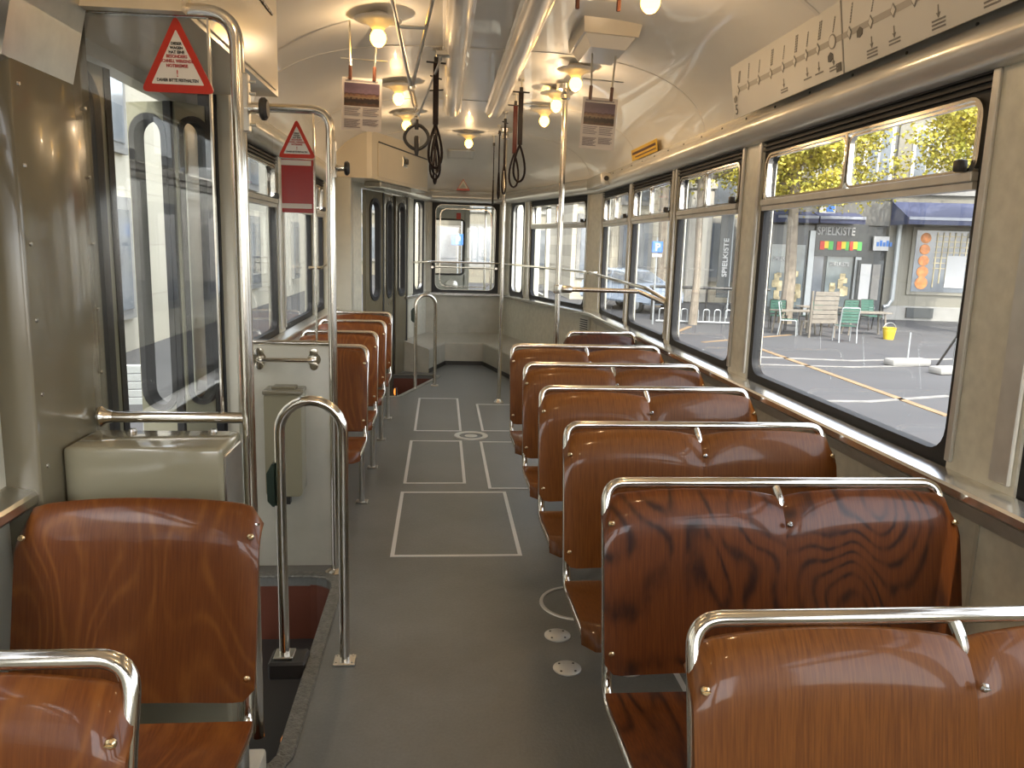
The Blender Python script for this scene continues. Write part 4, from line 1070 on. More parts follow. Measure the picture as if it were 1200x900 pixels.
for i, y in enumerate(stops):
    yy = P_(y); z = .122; md_, mt_, mi = MB(), MB(), MB()
    if i == 8:
        flat(md_, [(yy+.026*math.cos(R(a)), z+.026*math.sin(R(a))) for a in range(0, 360, 20)], -.0056, -.0044); flat(mi, [(yy+.021*math.cos(R(a)), z+.021*math.sin(R(a))) for a in range(0, 360, 20)], -.0064, -.0057)
    else:
        for mb, s_, xa_, xb_ in ((md_, 1, -.0056, -.0044), (mi, .72, -.0064, -.0057)): flat(mb, [(yy-.016*s_, z), (yy, z-.022*s_), (yy+.016*s_, z), (yy, z+.022*s_)], xa_, xb_)
    # slanted name strokes (in the photo the lettering is too small to read)
    nl = 2 if i in (0, 3, 5, 7) else 1
    for k in range(nl):
        ys_ = yy-.006-k*.013; Ln_ = .062 if i % 2 else .05
        for q in range(7):
            a0 = q/7; a1 = a0+.11
            flat(mt_, [(ys_-.022*a0-.002, z+.03+Ln_*a0), (ys_-.022*a0+.003, z+.03+Ln_*a0), (ys_-.022*a1+.003, z+.03+Ln_*a1), (ys_-.022*a1-.002, z+.03+Ln_*a1)], -.0050, -.0035)
    if i in (4, 6, 7, 8, 10, 11, 13, 15):
        flat(mt_, [(yy-.0015, z-.075), (yy+.0015, z-.075), (yy+.0015, z-.045), (yy-.0015, z-.045)], -.0050, -.0035)
        flat(mt_, [(yy, z-.08), (yy+.009, z-.066), (yy+.006, z-.066), (yy, z-.074), (yy-.006, z-.066), (yy-.009, z-.066)], -.0050, -.0035)
        for k in range({4: 2, 6: 1, 7: 1, 8: 2, 10: 5, 11: 2}.get(i, 3)):
            zz_ = z-.088-k*.0105
            if zz_ < .01: break
            for q in range(8):
                flat(mt_, [(yy+.03-q*.008, zz_), (yy+.03-q*.008-.006, zz_), (yy+.03-q*.008-.006, zz_+.005), (yy+.03-q*.008, zz_+.005)], -.0050, -.0035)
    sm_ = md_.build('stop_mark', 'inkgrey', mb_, smooth=False); mi.build('stop_field', 'mapwhite', sm_, smooth=False); mt_.build('stop_lettering', 'inkgrey', mb_, smooth=False)
m = MB()
for y, z in ((3.80, .075), (2.875, .060), (2.67, .095)):
    flat(m, [(P_(y)+.018, z), (P_(y)+.018, z+.02), (P_(y)-.002, z+.03), (P_(y)-.02, z+.02), (P_(y)-.016, z+.004), (P_(y), z-.004)], -.005, -.0035)
m.build('pictogram', 'ink', mb_, smooth=False)
m = MB(); flat(m, [(P_(2.835), .012), (P_(2.835), .042), (P_(2.80), .042), (P_(2.80), .012)], -.005, -.0035); m.build('pictogram', 'ink', mb_, smooth=False)
text_obj('line_number', '5', .065, 'ink', mb_, (-.0045, P_(3.795), .018), (PI/2, 0, -PI/2), bold=.0004)
M['seam'] = M['inkgrey']
m = MB(); m.box(-.0045, -.002, P_(2.782), P_(2.79), 0, BH); m.build('joint', 'inkgrey', mb_, smooth=False)

# ================================================================== outside
GZ = -.9
M['asphalt'] = plain('asphalt', rgb(.066, .066, .068), .9, var=.10, scale=.6)
M['pavement'] = plain('pavement', rgb(.40, .39, .38), .9, var=.08, scale=1.2)
m = MB(); m.box(-60, 80, -40, 120, GZ-.2, GZ); g_ = m.build('ground', 'asphalt', smooth=False); struct(g_)
M['roadwhite'] = plain('road_white', rgb(.20, .195, .18), .8, var=.25, scale=3)
M['roadorange'] = plain('road_orange', rgb(.24, .16, .085), .8, var=.2, scale=3)
def road_line(pts, w, mat, label):
    e = MB(); e.sweep(pts, [(-w/2, GZ), (w/2, GZ), (w/2, GZ+.012), (-w/2, GZ+.012)]); o = e.build('road_marking', mat, smooth=False)
    tag(o, label, 'road marking', 'painted lines on the street')
road_line([(8.1, 19.2), (7.85, 11.2)], .14, 'roadorange', 'long orange painted line running across the street past the large window')
road_line([(9.2, 10.6), (7.9, 10.9)], .13, 'roadorange', 'short orange painted dash near the bottom right of the large window')
road_line([(7.2, 17.6), (9.5, 17.2), (12.5, 17.8), (14.5, 19.2)], .16, 'roadwhite', 'pale curved line in the upper street behind the orange line')
road_line([(6.9, 16.4), (9, 16.2), (11, 16.6)], .12, 'roadwhite', 'faint pale line just below the upper curved line')
road_line([(5.6, 12.3), (7.2, 12.3), (9.0, 12.9)], .12, 'roadwhite', 'faint pale streak in the middle of the street')
road_line([(5.2, 19.5), (8.0, 24.5)], .14, 'roadorange', 'yellowish slanting line seen through the second side window')
road_line([(7.0, 20.3), (10.5, 22.6)], .12, 'roadorange', 'yellowish crossing line seen through the second side window')
road_line([(4.2, 27.5), (5.6, 23.0)], .14, 'roadwhite', 'pale cross stroke in the street behind the car')
road_line([(3.6, 19.5), (6.4, 16.0)], .14, 'roadwhite', 'pale stroke near the third side window')

def facade_mat(name, col, sx=1.0, sz=.42, mortar=.72):
    m, nt, b = newmat(name); tc = N(nt, 'ShaderNodeTexCoord')
    mp = N(nt, 'ShaderNodeMapping'); mp.inputs['Rotation'].default_value = (PI/2, 0, 0)
    L(nt, tc.outputs['Object'], mp.inputs['Vector'])
    br = N(nt, 'ShaderNodeTexBrick', Scale=1.0); br.inputs['Brick Width'].default_value = sx; br.inputs['Row Height'].default_value = sz; br.inputs['Mortar Size'].default_value = .018
    br.inputs['Color1'].default_value = col; br.inputs['Color2'].default_value = tuple(c*.93 for c in col[:3])+(1,); br.inputs['Mortar'].default_value = tuple(c*mortar for c in col[:3])+(1,)
    L(nt, mp.outputs[0], br.inputs['Vector']); L(nt, br.outputs['Color'], b.inputs['Base Color']); setp(b, Roughness=.85)
    return m
M['stone'] = facade_mat('sandstone', rgb(.24, .22, .17))
M['stone2'] = facade_mat('pale_stone', rgb(.50, .46, .36), 1.4, .5)
M['stone3'] = facade_mat('cream_stone', rgb(.62, .57, .45), 2.4, 1.1, .85)
M['stucco'] = plain('grey_stucco', rgb(.15, .15, .14), .9, var=.04, scale=.7)
M['stucco_w'] = plain('warm_stucco', rgb(.20, .19, .155), .9, var=.05, scale=.7)
M['shopdark'] = plain('shop_front', rgb(.05, .055, .055), .25, var=.2, scale=1)
M['shopglass'] = plain('shop_glass', rgb(.16, .19, .19), .06, var=.35, scale=1.1, coat=.5)
M['winglass'] = plain('pane_glass', rgb(.16, .18, .20), .08, var=.3, scale=.9, coat=.5)
M['goods'] = plain('shop_goods', rgb(.50, .42, .25), .6, var=.5, scale=3)
M['awning'] = plain('awning_blue', rgb(.06, .07, .13), .8, var=.05)
M['awning_under'] = plain('awning_edge', rgb(.35, .37, .42), .8)
M['trunk'] = plain('bark', rgb(.20, .17, .13), .9, var=.25, scale=4)
M['letterwhite'] = plain('letter_white', rgb(.45, .45, .44), .6, var=.01)
M['blue'] = plain('sign_blue', rgb(.05, .16, .45), .5, var=.03)
M['s_yellow'] = plain('tile_yellow', rgb(.8, .6, .05), .5); M['s_green'] = plain('tile_green', rgb(.1, .45, .1), .5); M['s_red'] = plain('tile_red', rgb(.65, .06, .04), .5)
M['greenslat'] = plain('green_slat', rgb(.035, .10, .07), .6, var=.1); M['greywood'] = plain('weathered_wood', rgb(.17, .15, .12), .8, var=.2, scale=6)
M['bucket'] = plain('bucket_yellow', rgb(.50, .36, .03), .5); M['concrete'] = plain('concrete', rgb(.26, .255, .235), .9, var=.06)
M['alu'] = plain('chair_alu', rgb(.35, .37, .37), .4, .4)

# facade frame: local x along the facade (to the right as seen), local -y towards the viewer, z up
FX0, FY0, FK = 8.6, 30.2, -.15
fa = math.atan(FK)
def facade_point(r):          # where a ray with x/y = r meets the facade, as local x
    x = (FY0-FK*FX0)*r/(1-FK*r); return (x-FX0)/math.cos(fa)
bl = empty('shop_building', (FX0, FY0, GZ), fa, 'long pale building across the plaza with the toy shop front', 'building')
bx = {'L': facade_point(.398), 'spL': facade_point(.400), 'bL': facade_point(.585), 'end': facade_point(.84)}
m = MB(); m.box(bx['L'], bx['bL'], .0, 2.4, 3.55, 9.5); m.box(bx['L'], bx['bL'], .15, 2.4, 0, 3.55); m.build('wall', 'stucco', bl, smooth=False)
m = MB(); m.box(bx['bL'], bx['end']+6, -.1, 6, 0, 9.5); m.build('wall', 'stucco_w', bl, smooth=False)
m = MB(); m.box(bx['bL']+.05, bx['end']+6, -.22, -.1, 0, .55, .02, 1); m.build('plinth', 'concrete', bl, smooth=False)
# shop front
s0, s1 = facade_point(.425), facade_point(.574)
m = MB(); m.box(bx['L']+.5, s1+.1, .02, .16, 0, 3.5); m.build('shop_frame', 'shopdark', bl, smooth=False)
for a, b in ((.428, .452), (.456, .474), (.505, .540)):
    m = MB(); m.box(facade_point(a), facade_point(b), -.02, .03, .35, 2.75); w_ = m.build('shop_window', 'shopglass', bl, smooth=False)
    m = MB()
    for k in range(7):
        xx_ = facade_point(a)+random.random()*(facade_point(b)-facade_point(a)-.3)+.1; zz_ = .5+random.random()*1.2
        m.box(xx_, xx_+.2, -.04, -.021, zz_, zz_+.15+.25*random.random(), .02, 1)
    m.build('goods', 'goods', w_)
m = MB(); m.box(facade_point(.487), facade_point(.500), -.02, .03, .1, 2.6); m.build('shop_door', 'winglass', bl, smooth=False)
for a in (.478, .543): 
    m = MB(); m.box(facade_point(a), facade_point(a)+.22, -.08, .02, 0, 3.3); m.build('pilaster', 'alu', bl, smooth=False)
text_obj('lettering', 'SPIELKISTE', .42, 'letterwhite', bl, (facade_point(.4865), -.06, 3.16), (PI/2, 0, 0), depth=.02, align='LEFT', sx=.72, bold=.008)
for r_ in (.492, .515, .531):
    for k, c in enumerate(('s_red', 's_yellow', 's_green')):
        m = MB(); m.box(facade_point(r_)+k*.16, facade_point(r_)+k*.16+.17, -.07, -.03, 2.60+.05*(k % 2), 2.92); m.build('colour_tile', c, bl, smooth=False)
for (r_, z) in ((.508, 2.0), (.431, 2.15)):
    text_obj('lettering', 'SPIELKISTE', .20, 'letterwhite', bl, (facade_point(r_), -.05, z), (PI/2, 0, 0), depth=.01, align='LEFT', sx=.8, bold=.003)
m = MB(); m.box(facade_point(.4855), facade_point(.556), -.10, .03, 2.35, 3.55); m.build('fascia', 'shopdark', bl, smooth=False)
for o in bpy.data.objects:
    if o.parent == bl and o.name.startswith('lettering') and o.location.z > 3: o.location.y = -.12
    if o.parent == bl and o.name.startswith('colour_tile'): o.location.y = -.06
# notice board beside the shop
m = MB(); m.box(facade_point(.546), facade_point(.580), -.25, -.05, 0, 2.25); nb = m.build('dark_cabinet', 'shopdark', bl, smooth=False)
m = MB(); m.box(facade_point(.549), facade_point(.563), -.27, -.25, .75, 2.1); m.build('white_notice', 'letterwhite', nb, smooth=False)
m = MB(); m.box(facade_point(.5655), facade_point(.576), -.27, -.25, .75, 2.1); m.build('notice', 'inkgrey', nb, smooth=False)
m = MB(); m.lathe([(.11, -.262), (.11, -.25)], (facade_point(.570), 0, .42), 20, 'Y'); m.lathe([(.0, -.264), (.06, -.263)], (facade_point(.570), 0, .42), 16, 'Y'); m.build('emblem', 'letterwhite', nb)
m = MB(); m.box(facade_point(.564), facade_point(.585), -.18, -.08, 2.62, 3.15); sb = m.build('white_sign', 'letterwhite', bl, smooth=False)
m = MB()
for k in range(5): m.box(facade_point(.568)+.12*k, facade_point(.568)+.12*k+.09, -.2, -.18, 2.78, 2.94+.06*(k % 2))
m.build('sign_mark', 'blue', sb, smooth=False)
m = MB(); m.box(facade_point(.487), facade_point(.508), -.12, 0, 3.95, 4.35); s2_ = m.build('white_sign', 'letterwhite', bl, smooth=False)
m = MB(); m.box(facade_point(.496), facade_point(.507), -.14, -.12, 4.02, 4.28); m.build('sign_mark', 'blue', s2_, smooth=False)
# downpipe
m = MB(); xp = facade_point(.596); m.tube([(xp, -.28, .75), (xp, -.28, 3.6)], .09, 10); m.tube([(xp, -.28, .78), (xp-.12, -.28, .55), (xp-.3, -.28, .5)], .08, 8); m.build('downpipe', 'alu', bl)
# awnings
def awning(x0, x1, zt, zb, out, y0, parent=None):
    m = MB(); v = [(x0, y0, zt), (x1, y0, zt), (x1, y0-out, zb), (x0, y0-out, zb)]
    m.poly(v); m.poly([(x0, y0-out, zb), (x1, y0-out, zb), (x1, y0-out, zb-.22), (x0, y0-out, zb-.22)])
    m.poly([(x0, y0, zt), (x0, y0-out, zb), (x0, y0-out, zb-.22), (x0, y0, zb-.22)])
    o = m.build('awning', 'awning', parent, smooth=False); md = o.modifiers.new('s', 'SOLIDIFY'); md.thickness = .03
    m = MB(); m.box(x0, x1, y0-out-.04, y0-out, zb-.06, zb+.04); m.build('awning_bar', 'awning_under', o, smooth=False)
awning(facade_point(.425), facade_point(.478), 4.0, 3.78, .9, 0, bl); awning(facade_point(.480), facade_point(.54), 4.0, 3.78, .9, 0, bl)
awning(facade_point(.585), facade_point(.585)+5.5, 4.45, 3.80, 1.6, -.1, bl)
# right shop window
a, b = facade_point(.622), facade_point(.622)+3.4
m = MB(); m.box(a-.14, b+.14, -.18, -.02, 1.0, 3.55); fr = m.build('window_surround', 'stucco_w', bl, smooth=False)
m = MB(); m.box(a, b, -.2, -.17, 1.12, 3.42); m.build('pane', 'winglass', fr, smooth=False)
M['amber'] = plain('amber_display', rgb(.60, .22, .06), .5, var=.4, scale=5)
m = MB(); 
for k in range(5): m.lathe([(.0, -.23), (.24-.02*k, -.22), (.2, -.2)], (a+.35, 0, 1.45+k*.42), 12, 'Y'); m.lathe([(.0, -.23), (.22, -.22), (.2, -.2)], (b-.75, 0, 1.35+k*.42), 12, 'Y')
m.build('display', 'amber', fr)
m = MB()
for k in range(9): m.box(a+.75+k*.22, a+.79+k*.22, -.225, -.2, 1.3+.15*(k % 3), 3.35)
for k in range(7): m.box(a+.7, a+2.6, -.222, -.2, 2.0+k*.2, 2.03+k*.2)
m.build('lattice', 'goods', fr, smooth=False)
m = MB(); m.box(a+1.2, a+1.9, -.23, -.2, 1.3, 2.5); m.build('white_poster', 'letterwhite', fr, smooth=False)
m = MB(); m.box(a-.1, a+1.2-.3, -.30, -.22, .12, .5); m.build('cellar_grille', 'shopdark', bl, smooth=False)
# upper windows
for zrow in (5.1,):
    for k in range(12):
        x = bx['L']+.5+k*1.75
        m = MB(); m.box(x-.08, x+1.0, -.16, -.02, zrow-.08, zrow+2.1); w_ = m.build('upper_window', 'letterwhite', bl, smooth=False)
        m = MB(); m.box(x+.05, x+.42, -.18, -.15, zrow+.1, zrow+1.95); m.box(x+.5, x+.87, -.18, -.15, zrow+.1, zrow+1.95); m.build('pane', 'winglass', w_, smooth=False)
m = MB(); m.box(bx['L'], bx['end']+6, -.2, 0, 4.72, 4.95); m.build('ledge', 'concrete', bl, smooth=False)
# vertical banner on its left corner
m = MB(); m.box(-.32, -.1, -1.0, -.9, .8, 4.0); 
bn_ = empty('shop_banner', (.366*28, 28, GZ), 0, 'tall dark vertical banner at the left corner of the shop building', 'banner'); m.bm.free()
m = MB(); m.box(-.22, .22, -.03, .03, .75, 4.1); m.build('cloth', 'shopdark', bn_, smooth=False)
text_obj('lettering', 'SPIELKISTE', .26, 'letterwhite', bn_, (.10, -.04, 1.5), (PI/2, -PI/2, 0), depth=.01, align='LEFT', sx=1.15, bold=.004)
m = MB(); m.tube([(.24, 0, 0), (.24, 0, 4.2)], .03, 8); m.build('mast', 'alu', bn_)

sbp = None
# far pale stone building beyond
def block(name, label, x0, x1, y0, y1, h, mat, rz=0, nwx=5, wz=(1.2, 4.6, 8.0), face='y', ww=1.2, wh=2.2):
    e = empty(name, (x0, y0, GZ), rz, label, 'building')
    m = MB(); m.box(0, x1-x0, 0, y1-y0, 0, h); m.build('wall', mat, e, smooth=False)
    Lx = (x1-x0) if face == 'y' else (y1-y0)
    for z in wz:
        for k in range(nwx):
            c = Lx*(k+.5)/nwx
            m = MB(); g2 = MB()
            if face == 'y': m.box(c-ww/2-.18, c+ww/2+.18, -.12, 0, z-.2, z+wh+.25); g2.box(c-ww/2, c+ww/2, -.14, -.11, z, z+wh)
            else: m.box(x1-x0, x1-x0+.12, c-ww/2-.18, c+ww/2+.18, z-.2, z+wh+.25); g2.box(x1-x0+.11, x1-x0+.14, c-ww/2, c+ww/2, z, z+wh)
            w_ = m.build('window_surround', 'concrete', e, smooth=False); g2.build('pane', 'winglass', w_, smooth=False)
    return e
block('stone_building', 'pale sandstone building behind the parked car', 6.0, 22, 36.5, 44, 10, 'stone2', nwx=8, wh=2.5)
stb = [o for o in bpy.data.objects if o.name.startswith('stone_building')][0]
M['pilaster'] = plain('white_pilaster', rgb(.50, .48, .42), .8)
for xq in (11.4, 14.6):
    m = MB(); m.box(xq-6.0, xq-6.0+1.1, -.5, 0, .0, 5.2, .05, 1); m.box(xq-6.1, xq-6.0+1.2, -.6, 0, 5.2, 5.6, .05, 1); m.build('pilaster', 'pilaster', stb, smooth=False)
block('corner_building', 'grey-beige stone building seen through the angled rear windows', 1.5, 8.8, 50, 60, 10, 'stone', nwx=4)
block('street_building', 'bright pale building across the street on the left', -14, -6.5, -32.0, 57, 11, 'stone3', face='x', nwx=23, wz=(.9, 4.2, 7.6), ww=1.1, wh=2.0)
block('end_building', 'distant building closing the street behind the trailer', -6.4, 1.4, 58, 64, 10, 'stone', nwx=4)

# trees
def leaf_material(name, c1, c2):
    m, nt, b = newmat(name); tc = N(nt, 'ShaderNodeTexCoord')
    nz = N(nt, 'ShaderNodeTexNoise', Scale=1.7, Detail=4.); L(nt, tc.outputs['Object'], nz.inputs['Vector'])
    r = N(nt, 'ShaderNodeValToRGB'); r.color_ramp.elements[0].position = .35; r.color_ramp.elements[0].color = c1; r.color_ramp.elements[1].position = .65; r.color_ramp.elements[1].color = c2
    L(nt, nz.outputs['Fac'], r.inputs['Fac']); L(nt, r.outputs[0], b.inputs['Base Color'])
    setp(b, Roughness=.7); b.inputs['Transmission Weight'].default_value = 0
    return m
M['leaf'] = leaf_material('ginkgo_leaf', (.27, .27, .03, 1), (.55, .45, .06, 1))
def tree(x, y, label, zc, rad, n=5200, seed=1, trunk_r=.20, flat_=.75):
    rnd = random.Random(seed)
    e = empty('ginkgo_tree', (x, y, GZ), label=label, cat='tree', group='yellow-green trees on the plaza')
    m = MB(); m.tube([(0, 0, 0), (.05, 0, 1.5), (-.05, .05, zc-.6), (0, 0, zc+rad*.5)], trunk_r, 10, radii=[trunk_r*1.25, trunk_r, trunk_r*.8, .04])
    ends = []
    for k in range(16):
        a = 2*PI*k/16+rnd.random()*.4; h0 = zc-rad*.55+rnd.random()*rad*.7; rr_ = rad*(.55+.4*rnd.random())
        p1_ = Vector((rr_*.5*math.cos(a), rr_*.5*math.sin(a), h0+.35)); p2_ = Vector((rr_*math.cos(a), rr_*math.sin(a), h0+.25+rnd.random()*.6))
        m.tube([(0, 0, h0), p1_, p2_], .05, 6, radii=[.07, .045, .015]); ends += [p1_, p2_, (p1_+p2_)/2, p2_+Vector((.3*rnd.random(), .3*rnd.random(), .4))]
    m.build('trunk', 'trunk', e)
    m = MB()
    cl = ends+[Vector((rnd.gauss(0, rad*.42), rnd.gauss(0, rad*.42), zc+rnd.gauss(0, rad*.36*flat_))) for _ in range(50)]
    for k in range(n):
        c = cl[rnd.randrange(len(cl))]; p = c+Vector((rnd.gauss(0, .30), rnd.gauss(0, .30), rnd.gauss(-.05, .22)))
        s = .038+.034*rnd.random(); q = Matrix.Rotation(rnd.random()*6.28, 3, 'Z') @ Matrix.Rotation(rnd.random()*2.6, 3, 'X')
        pts = [q @ Vector(v)*s for v in ((0, -.9, 0), (1, .5, .12), (.35, .95, 0), (-.35, .95, 0), (-1, .5, .12))]
        m.poly([p+v for v in pts])
    bm = m.bm; me = bpy.data.meshes.new('foliage'); bm.to_mesh(me); bm.free(); me.materials.append(M['leaf'])
    o = bpy.data.objects.new('foliage', me); COL.objects.link(o); o.parent = e
tree(12.0, 26.4, 'yellow-green tree with pale trunk standing before the toy shop', 5.5, 2.8, 17000, 1)
tree(17.4, 23.5, 'yellow-green tree whose branches hang into the top right of the large window', 6.5, 3.3, 17000, 2, flat_=.7)
tree(8.3, 25.2, 'yellow-green tree seen in the top of the second side window', 5.9, 2.6, 9000, 3, trunk_r=.12)
tree(9.3, 33.0, 'farther yellow-green tree seen in the top of the third side window', 7.6, 3.2, 9000, 4)

# terrace furniture
def at_(px_r, y): return (px_r*y, y)
def make_table(w=1.4, dpt=.6, h=.72, mat='greywood'):
    e = empty('terrace_table'); m = MB()
    for k in range(5): m.box(-w/2, w/2, -dpt/2+k*dpt/5, -dpt/2+(k+.85)*dpt/5, h-.04, h, .004, 1)
    m.build('table_top', mat, e, smooth=False)
    for sx in (-1, 1):
        for sy in (-1, 1):
            m = MB(); m.tube([(sx*w*.42, sy*dpt*.4, 0), (sx*w*.36, sy*dpt*.34, h-.04)], .03, 6); m.build('leg', mat, e)
    return e
def make_chair(back, frame):
    e = empty('terrace_chair'); m = MB()
    m.tube(fillet([(-.24, .26, 0), (-.24, .2, .45), (-.24, .3, .98), (.24, .3, .98), (.24, .2, .45), (.24, .26, 0)], .05, 4), .018, 8)
    m.tube(fillet([(-.24, -.26, 0), (-.24, -.24, .46), (-.24, .2, .45)], .04, 4), .018, 8); m.tube(fillet([(.24, -.26, 0), (.24, -.24, .46), (.24, .2, .45)], .04, 4), .018, 8)
    m.build('frame', frame, e)
    m = MB()
    for k in range(5): m.box(-.23, .23, -.24+k*.09, -.165+k*.09, .455, .475, .003, 1)
    m.build('seat', back, e, smooth=False)
    m = MB()
    for k in range(5): m.box(-.23, .23, .21+k*.018, .235+k*.018, .56+k*.085, .635+k*.085, .003, 1)
    m.build('backrest', back, e, smooth=False)
    return e
tb = make_table(); n_t = 0
for (r_, y, rz, lb) in ((.468, 23.0, 5, 'grey wooden table left of the slatted wooden chair'), (.566, 23.0, -3, 'grey wooden table behind the yellow bucket'), (.500, 25.0, 4, 'grey wooden table between the chairs, in front of the shop door')):
    o = tb if n_t == 0 else copy_tree(tb); n_t += 1; x, y = at_(r_, y); o.location = (x, y, GZ); o.rotation_euler = (0, 0, R(rz)); tag(o, lb, 'table', 'tables on the terrace')
cg = make_chair('greenslat', 'dark'); ca = make_chair('greenslat', 'alu')
n_ = 0
for (r_, y, rz, lb) in ((.445, 24.0, 150, 'dark green terrace chair by the foot of the tree'), (.490, 24.0, 190, 'dark green terrace chair behind the slatted wooden chair'), (.574, 24.6, 5, 'dark green terrace chair right of the metal chairs'), (.540, 24.9, 175, 'dark green terrace chair just left of the yellow bucket')):
    o = cg if n_ == 0 else copy_tree(cg); n_ += 1; x, y = at_(r_, y); o.location = (x, y, GZ); o.rotation_euler = (0, 0, R(rz)); tag(o, lb, 'chair', 'chairs on the terrace')
n_ = 0
for (r_, y, rz, lb) in ((.540, 21.0, 172, 'metal-framed terrace chair in front of the notice cabinet'), (.460, 22.6, 60, 'metal-framed terrace chair left of the slatted wooden chair')):
    o = ca if n_ == 0 else copy_tree(ca); n_ += 1; x, y = at_(r_, y); o.location = (x, y, GZ); o.rotation_euler = (0, 0, R(rz)); tag(o, lb, 'chair', 'metal chairs on the terrace')
e = empty('slatted_chair', (.500*22.3, 22.3, GZ), R(8), 'big weathered wooden chair with slatted back in the middle of the terrace', 'chair')
m = MB()
for k in range(7): m.box(-.40, .40, .28+k*.012, .31+k*.012, .42+k*.135, .54+k*.135, .005, 1)
for sx in (-.42, .40): m.box(sx, sx+.05, .24, .30, .0, 1.36)
m.build('backrest', 'greywood', e, smooth=False)
m = MB()
for k in range(5): m.box(-.38, .38, -.30+k*.11, -.21+k*.11, .42, .45)
m.build('seat', 'greywood', e, smooth=False)
for sx in (-.36, .32):
    m = MB(); m.box(sx, sx+.05, -.30, -.24, 0, .42); m.build('leg', 'greywood', e, smooth=False)
e.rotation_euler = (0, 0, R(188))
e = empty('yellow_bucket', (.602*21.9, 21.9, GZ), 0, 'yellow bucket on the ground under the terrace table', 'bucket')
m = MB(); m.lathe([(.14, 0), (.19, .34), (.20, .35), (.17, .34), (.12, .02), (0, .02)], (0, 0, 0), 20); m.build('body', 'bucket', e)
m = MB(); m.tube([(.19*math.cos(a), 0, .34+.15*math.sin(a)) for a in [PI*k/10 for k in range(11)]], .008, 6); m.build('handle', 'alu', e)
for i, (x, y, rz, lb) in enumerate(((10.5, 16.6, 8, 'white concrete barrier foot with a thin upright, left of the pair'), (10.85, 15.5, 12, 'white concrete barrier foot at the black stand, right of the pair'))):
    e = empty('barrier_foot', (x, y, GZ), R(rz), lb, 'barrier', 'concrete feet by the street')
    m = MB(); m.box(-.50, .50, -.18, .18, 0, .16, .05, 2); m.build('block', 'concrete', e)
    m = MB(); m.tube([(0, 0, .15), (0, 0, .75)], .02, 8); m.build('upright', 'alu', e)
e = empty('black_stand', (11.35, 16.2, GZ), 0, 'tall thin black stand on the pavement at the edge of the large window', 'stand')
m = MB(); m.tube([(0, 0, .2), (.05, 0, 2.9)], .04, 8)
m.box(-.02, .14, -.04, .04, 2.85, 3.05)
for a in (0, 120, 240): m.tube([(0, 0, .75), (.38*math.cos(R(a)), .38*math.sin(R(a)), .0)], .025, 6)
m.build('frame', 'dark', e)
# bicycle rack in front of the second side window
e = empty('bicycle_rack', (8.6, 25.6, GZ), R(-6), 'row of low metal hoops in front of the dark banner', 'rack')
m = MB(); m.tube([(-1.4, 0, .06), (1.4, 0, .06)], .03, 8); m.build('base_bar', 'alu', e)
for k in range(8):
    x = -1.3+.37*k; m = MB(); m.tube(fillet([(x, 0, .06), (x, 0, .48), (x+.2, 0, .48), (x+.2, 0, .06)], .08, 4), .02, 6); m.build('hoop', 'alu', e)
e = empty('street_railing', (9.2, 26.6, GZ), R(-4), 'dark horizontal railing behind the bicycle rack', 'railing')
m = MB(); m.tube([(-2, 0, 1.15), (2.2, 0, 1.15)], .05, 8); m.build('rail', 'dark', e)
for x in (-1.9, 0, 2.0):
    m = MB(); m.tube([(x, 0, 0), (x, 0, 1.15)], .04, 8); m.build('post', 'dark', e)
e = empty('parking_sign', (.2760*25, 25, GZ), 0, 'blue parking sign with white P on a thin post', 'sign')
m = MB(); m.box(-.18, .18, -.03, .0, 2.32, 2.68, .02, 1); m.build('plate', 'blue', e, smooth=False)
text_obj('lettering', 'P', .34, 'letterwhite', e, (0, -.04, 2.38), bold=.01, depth=.004)
m = MB(); m.box(-.16, .16, -.03, 0, 2.18, 2.28); m.build('sub_plate', 'letterwhite', e, smooth=False)
m = MB(); m.tube([(0, .03, 0), (0, .03, 2.8)], .03, 8); m.build('post', 'alu', e)

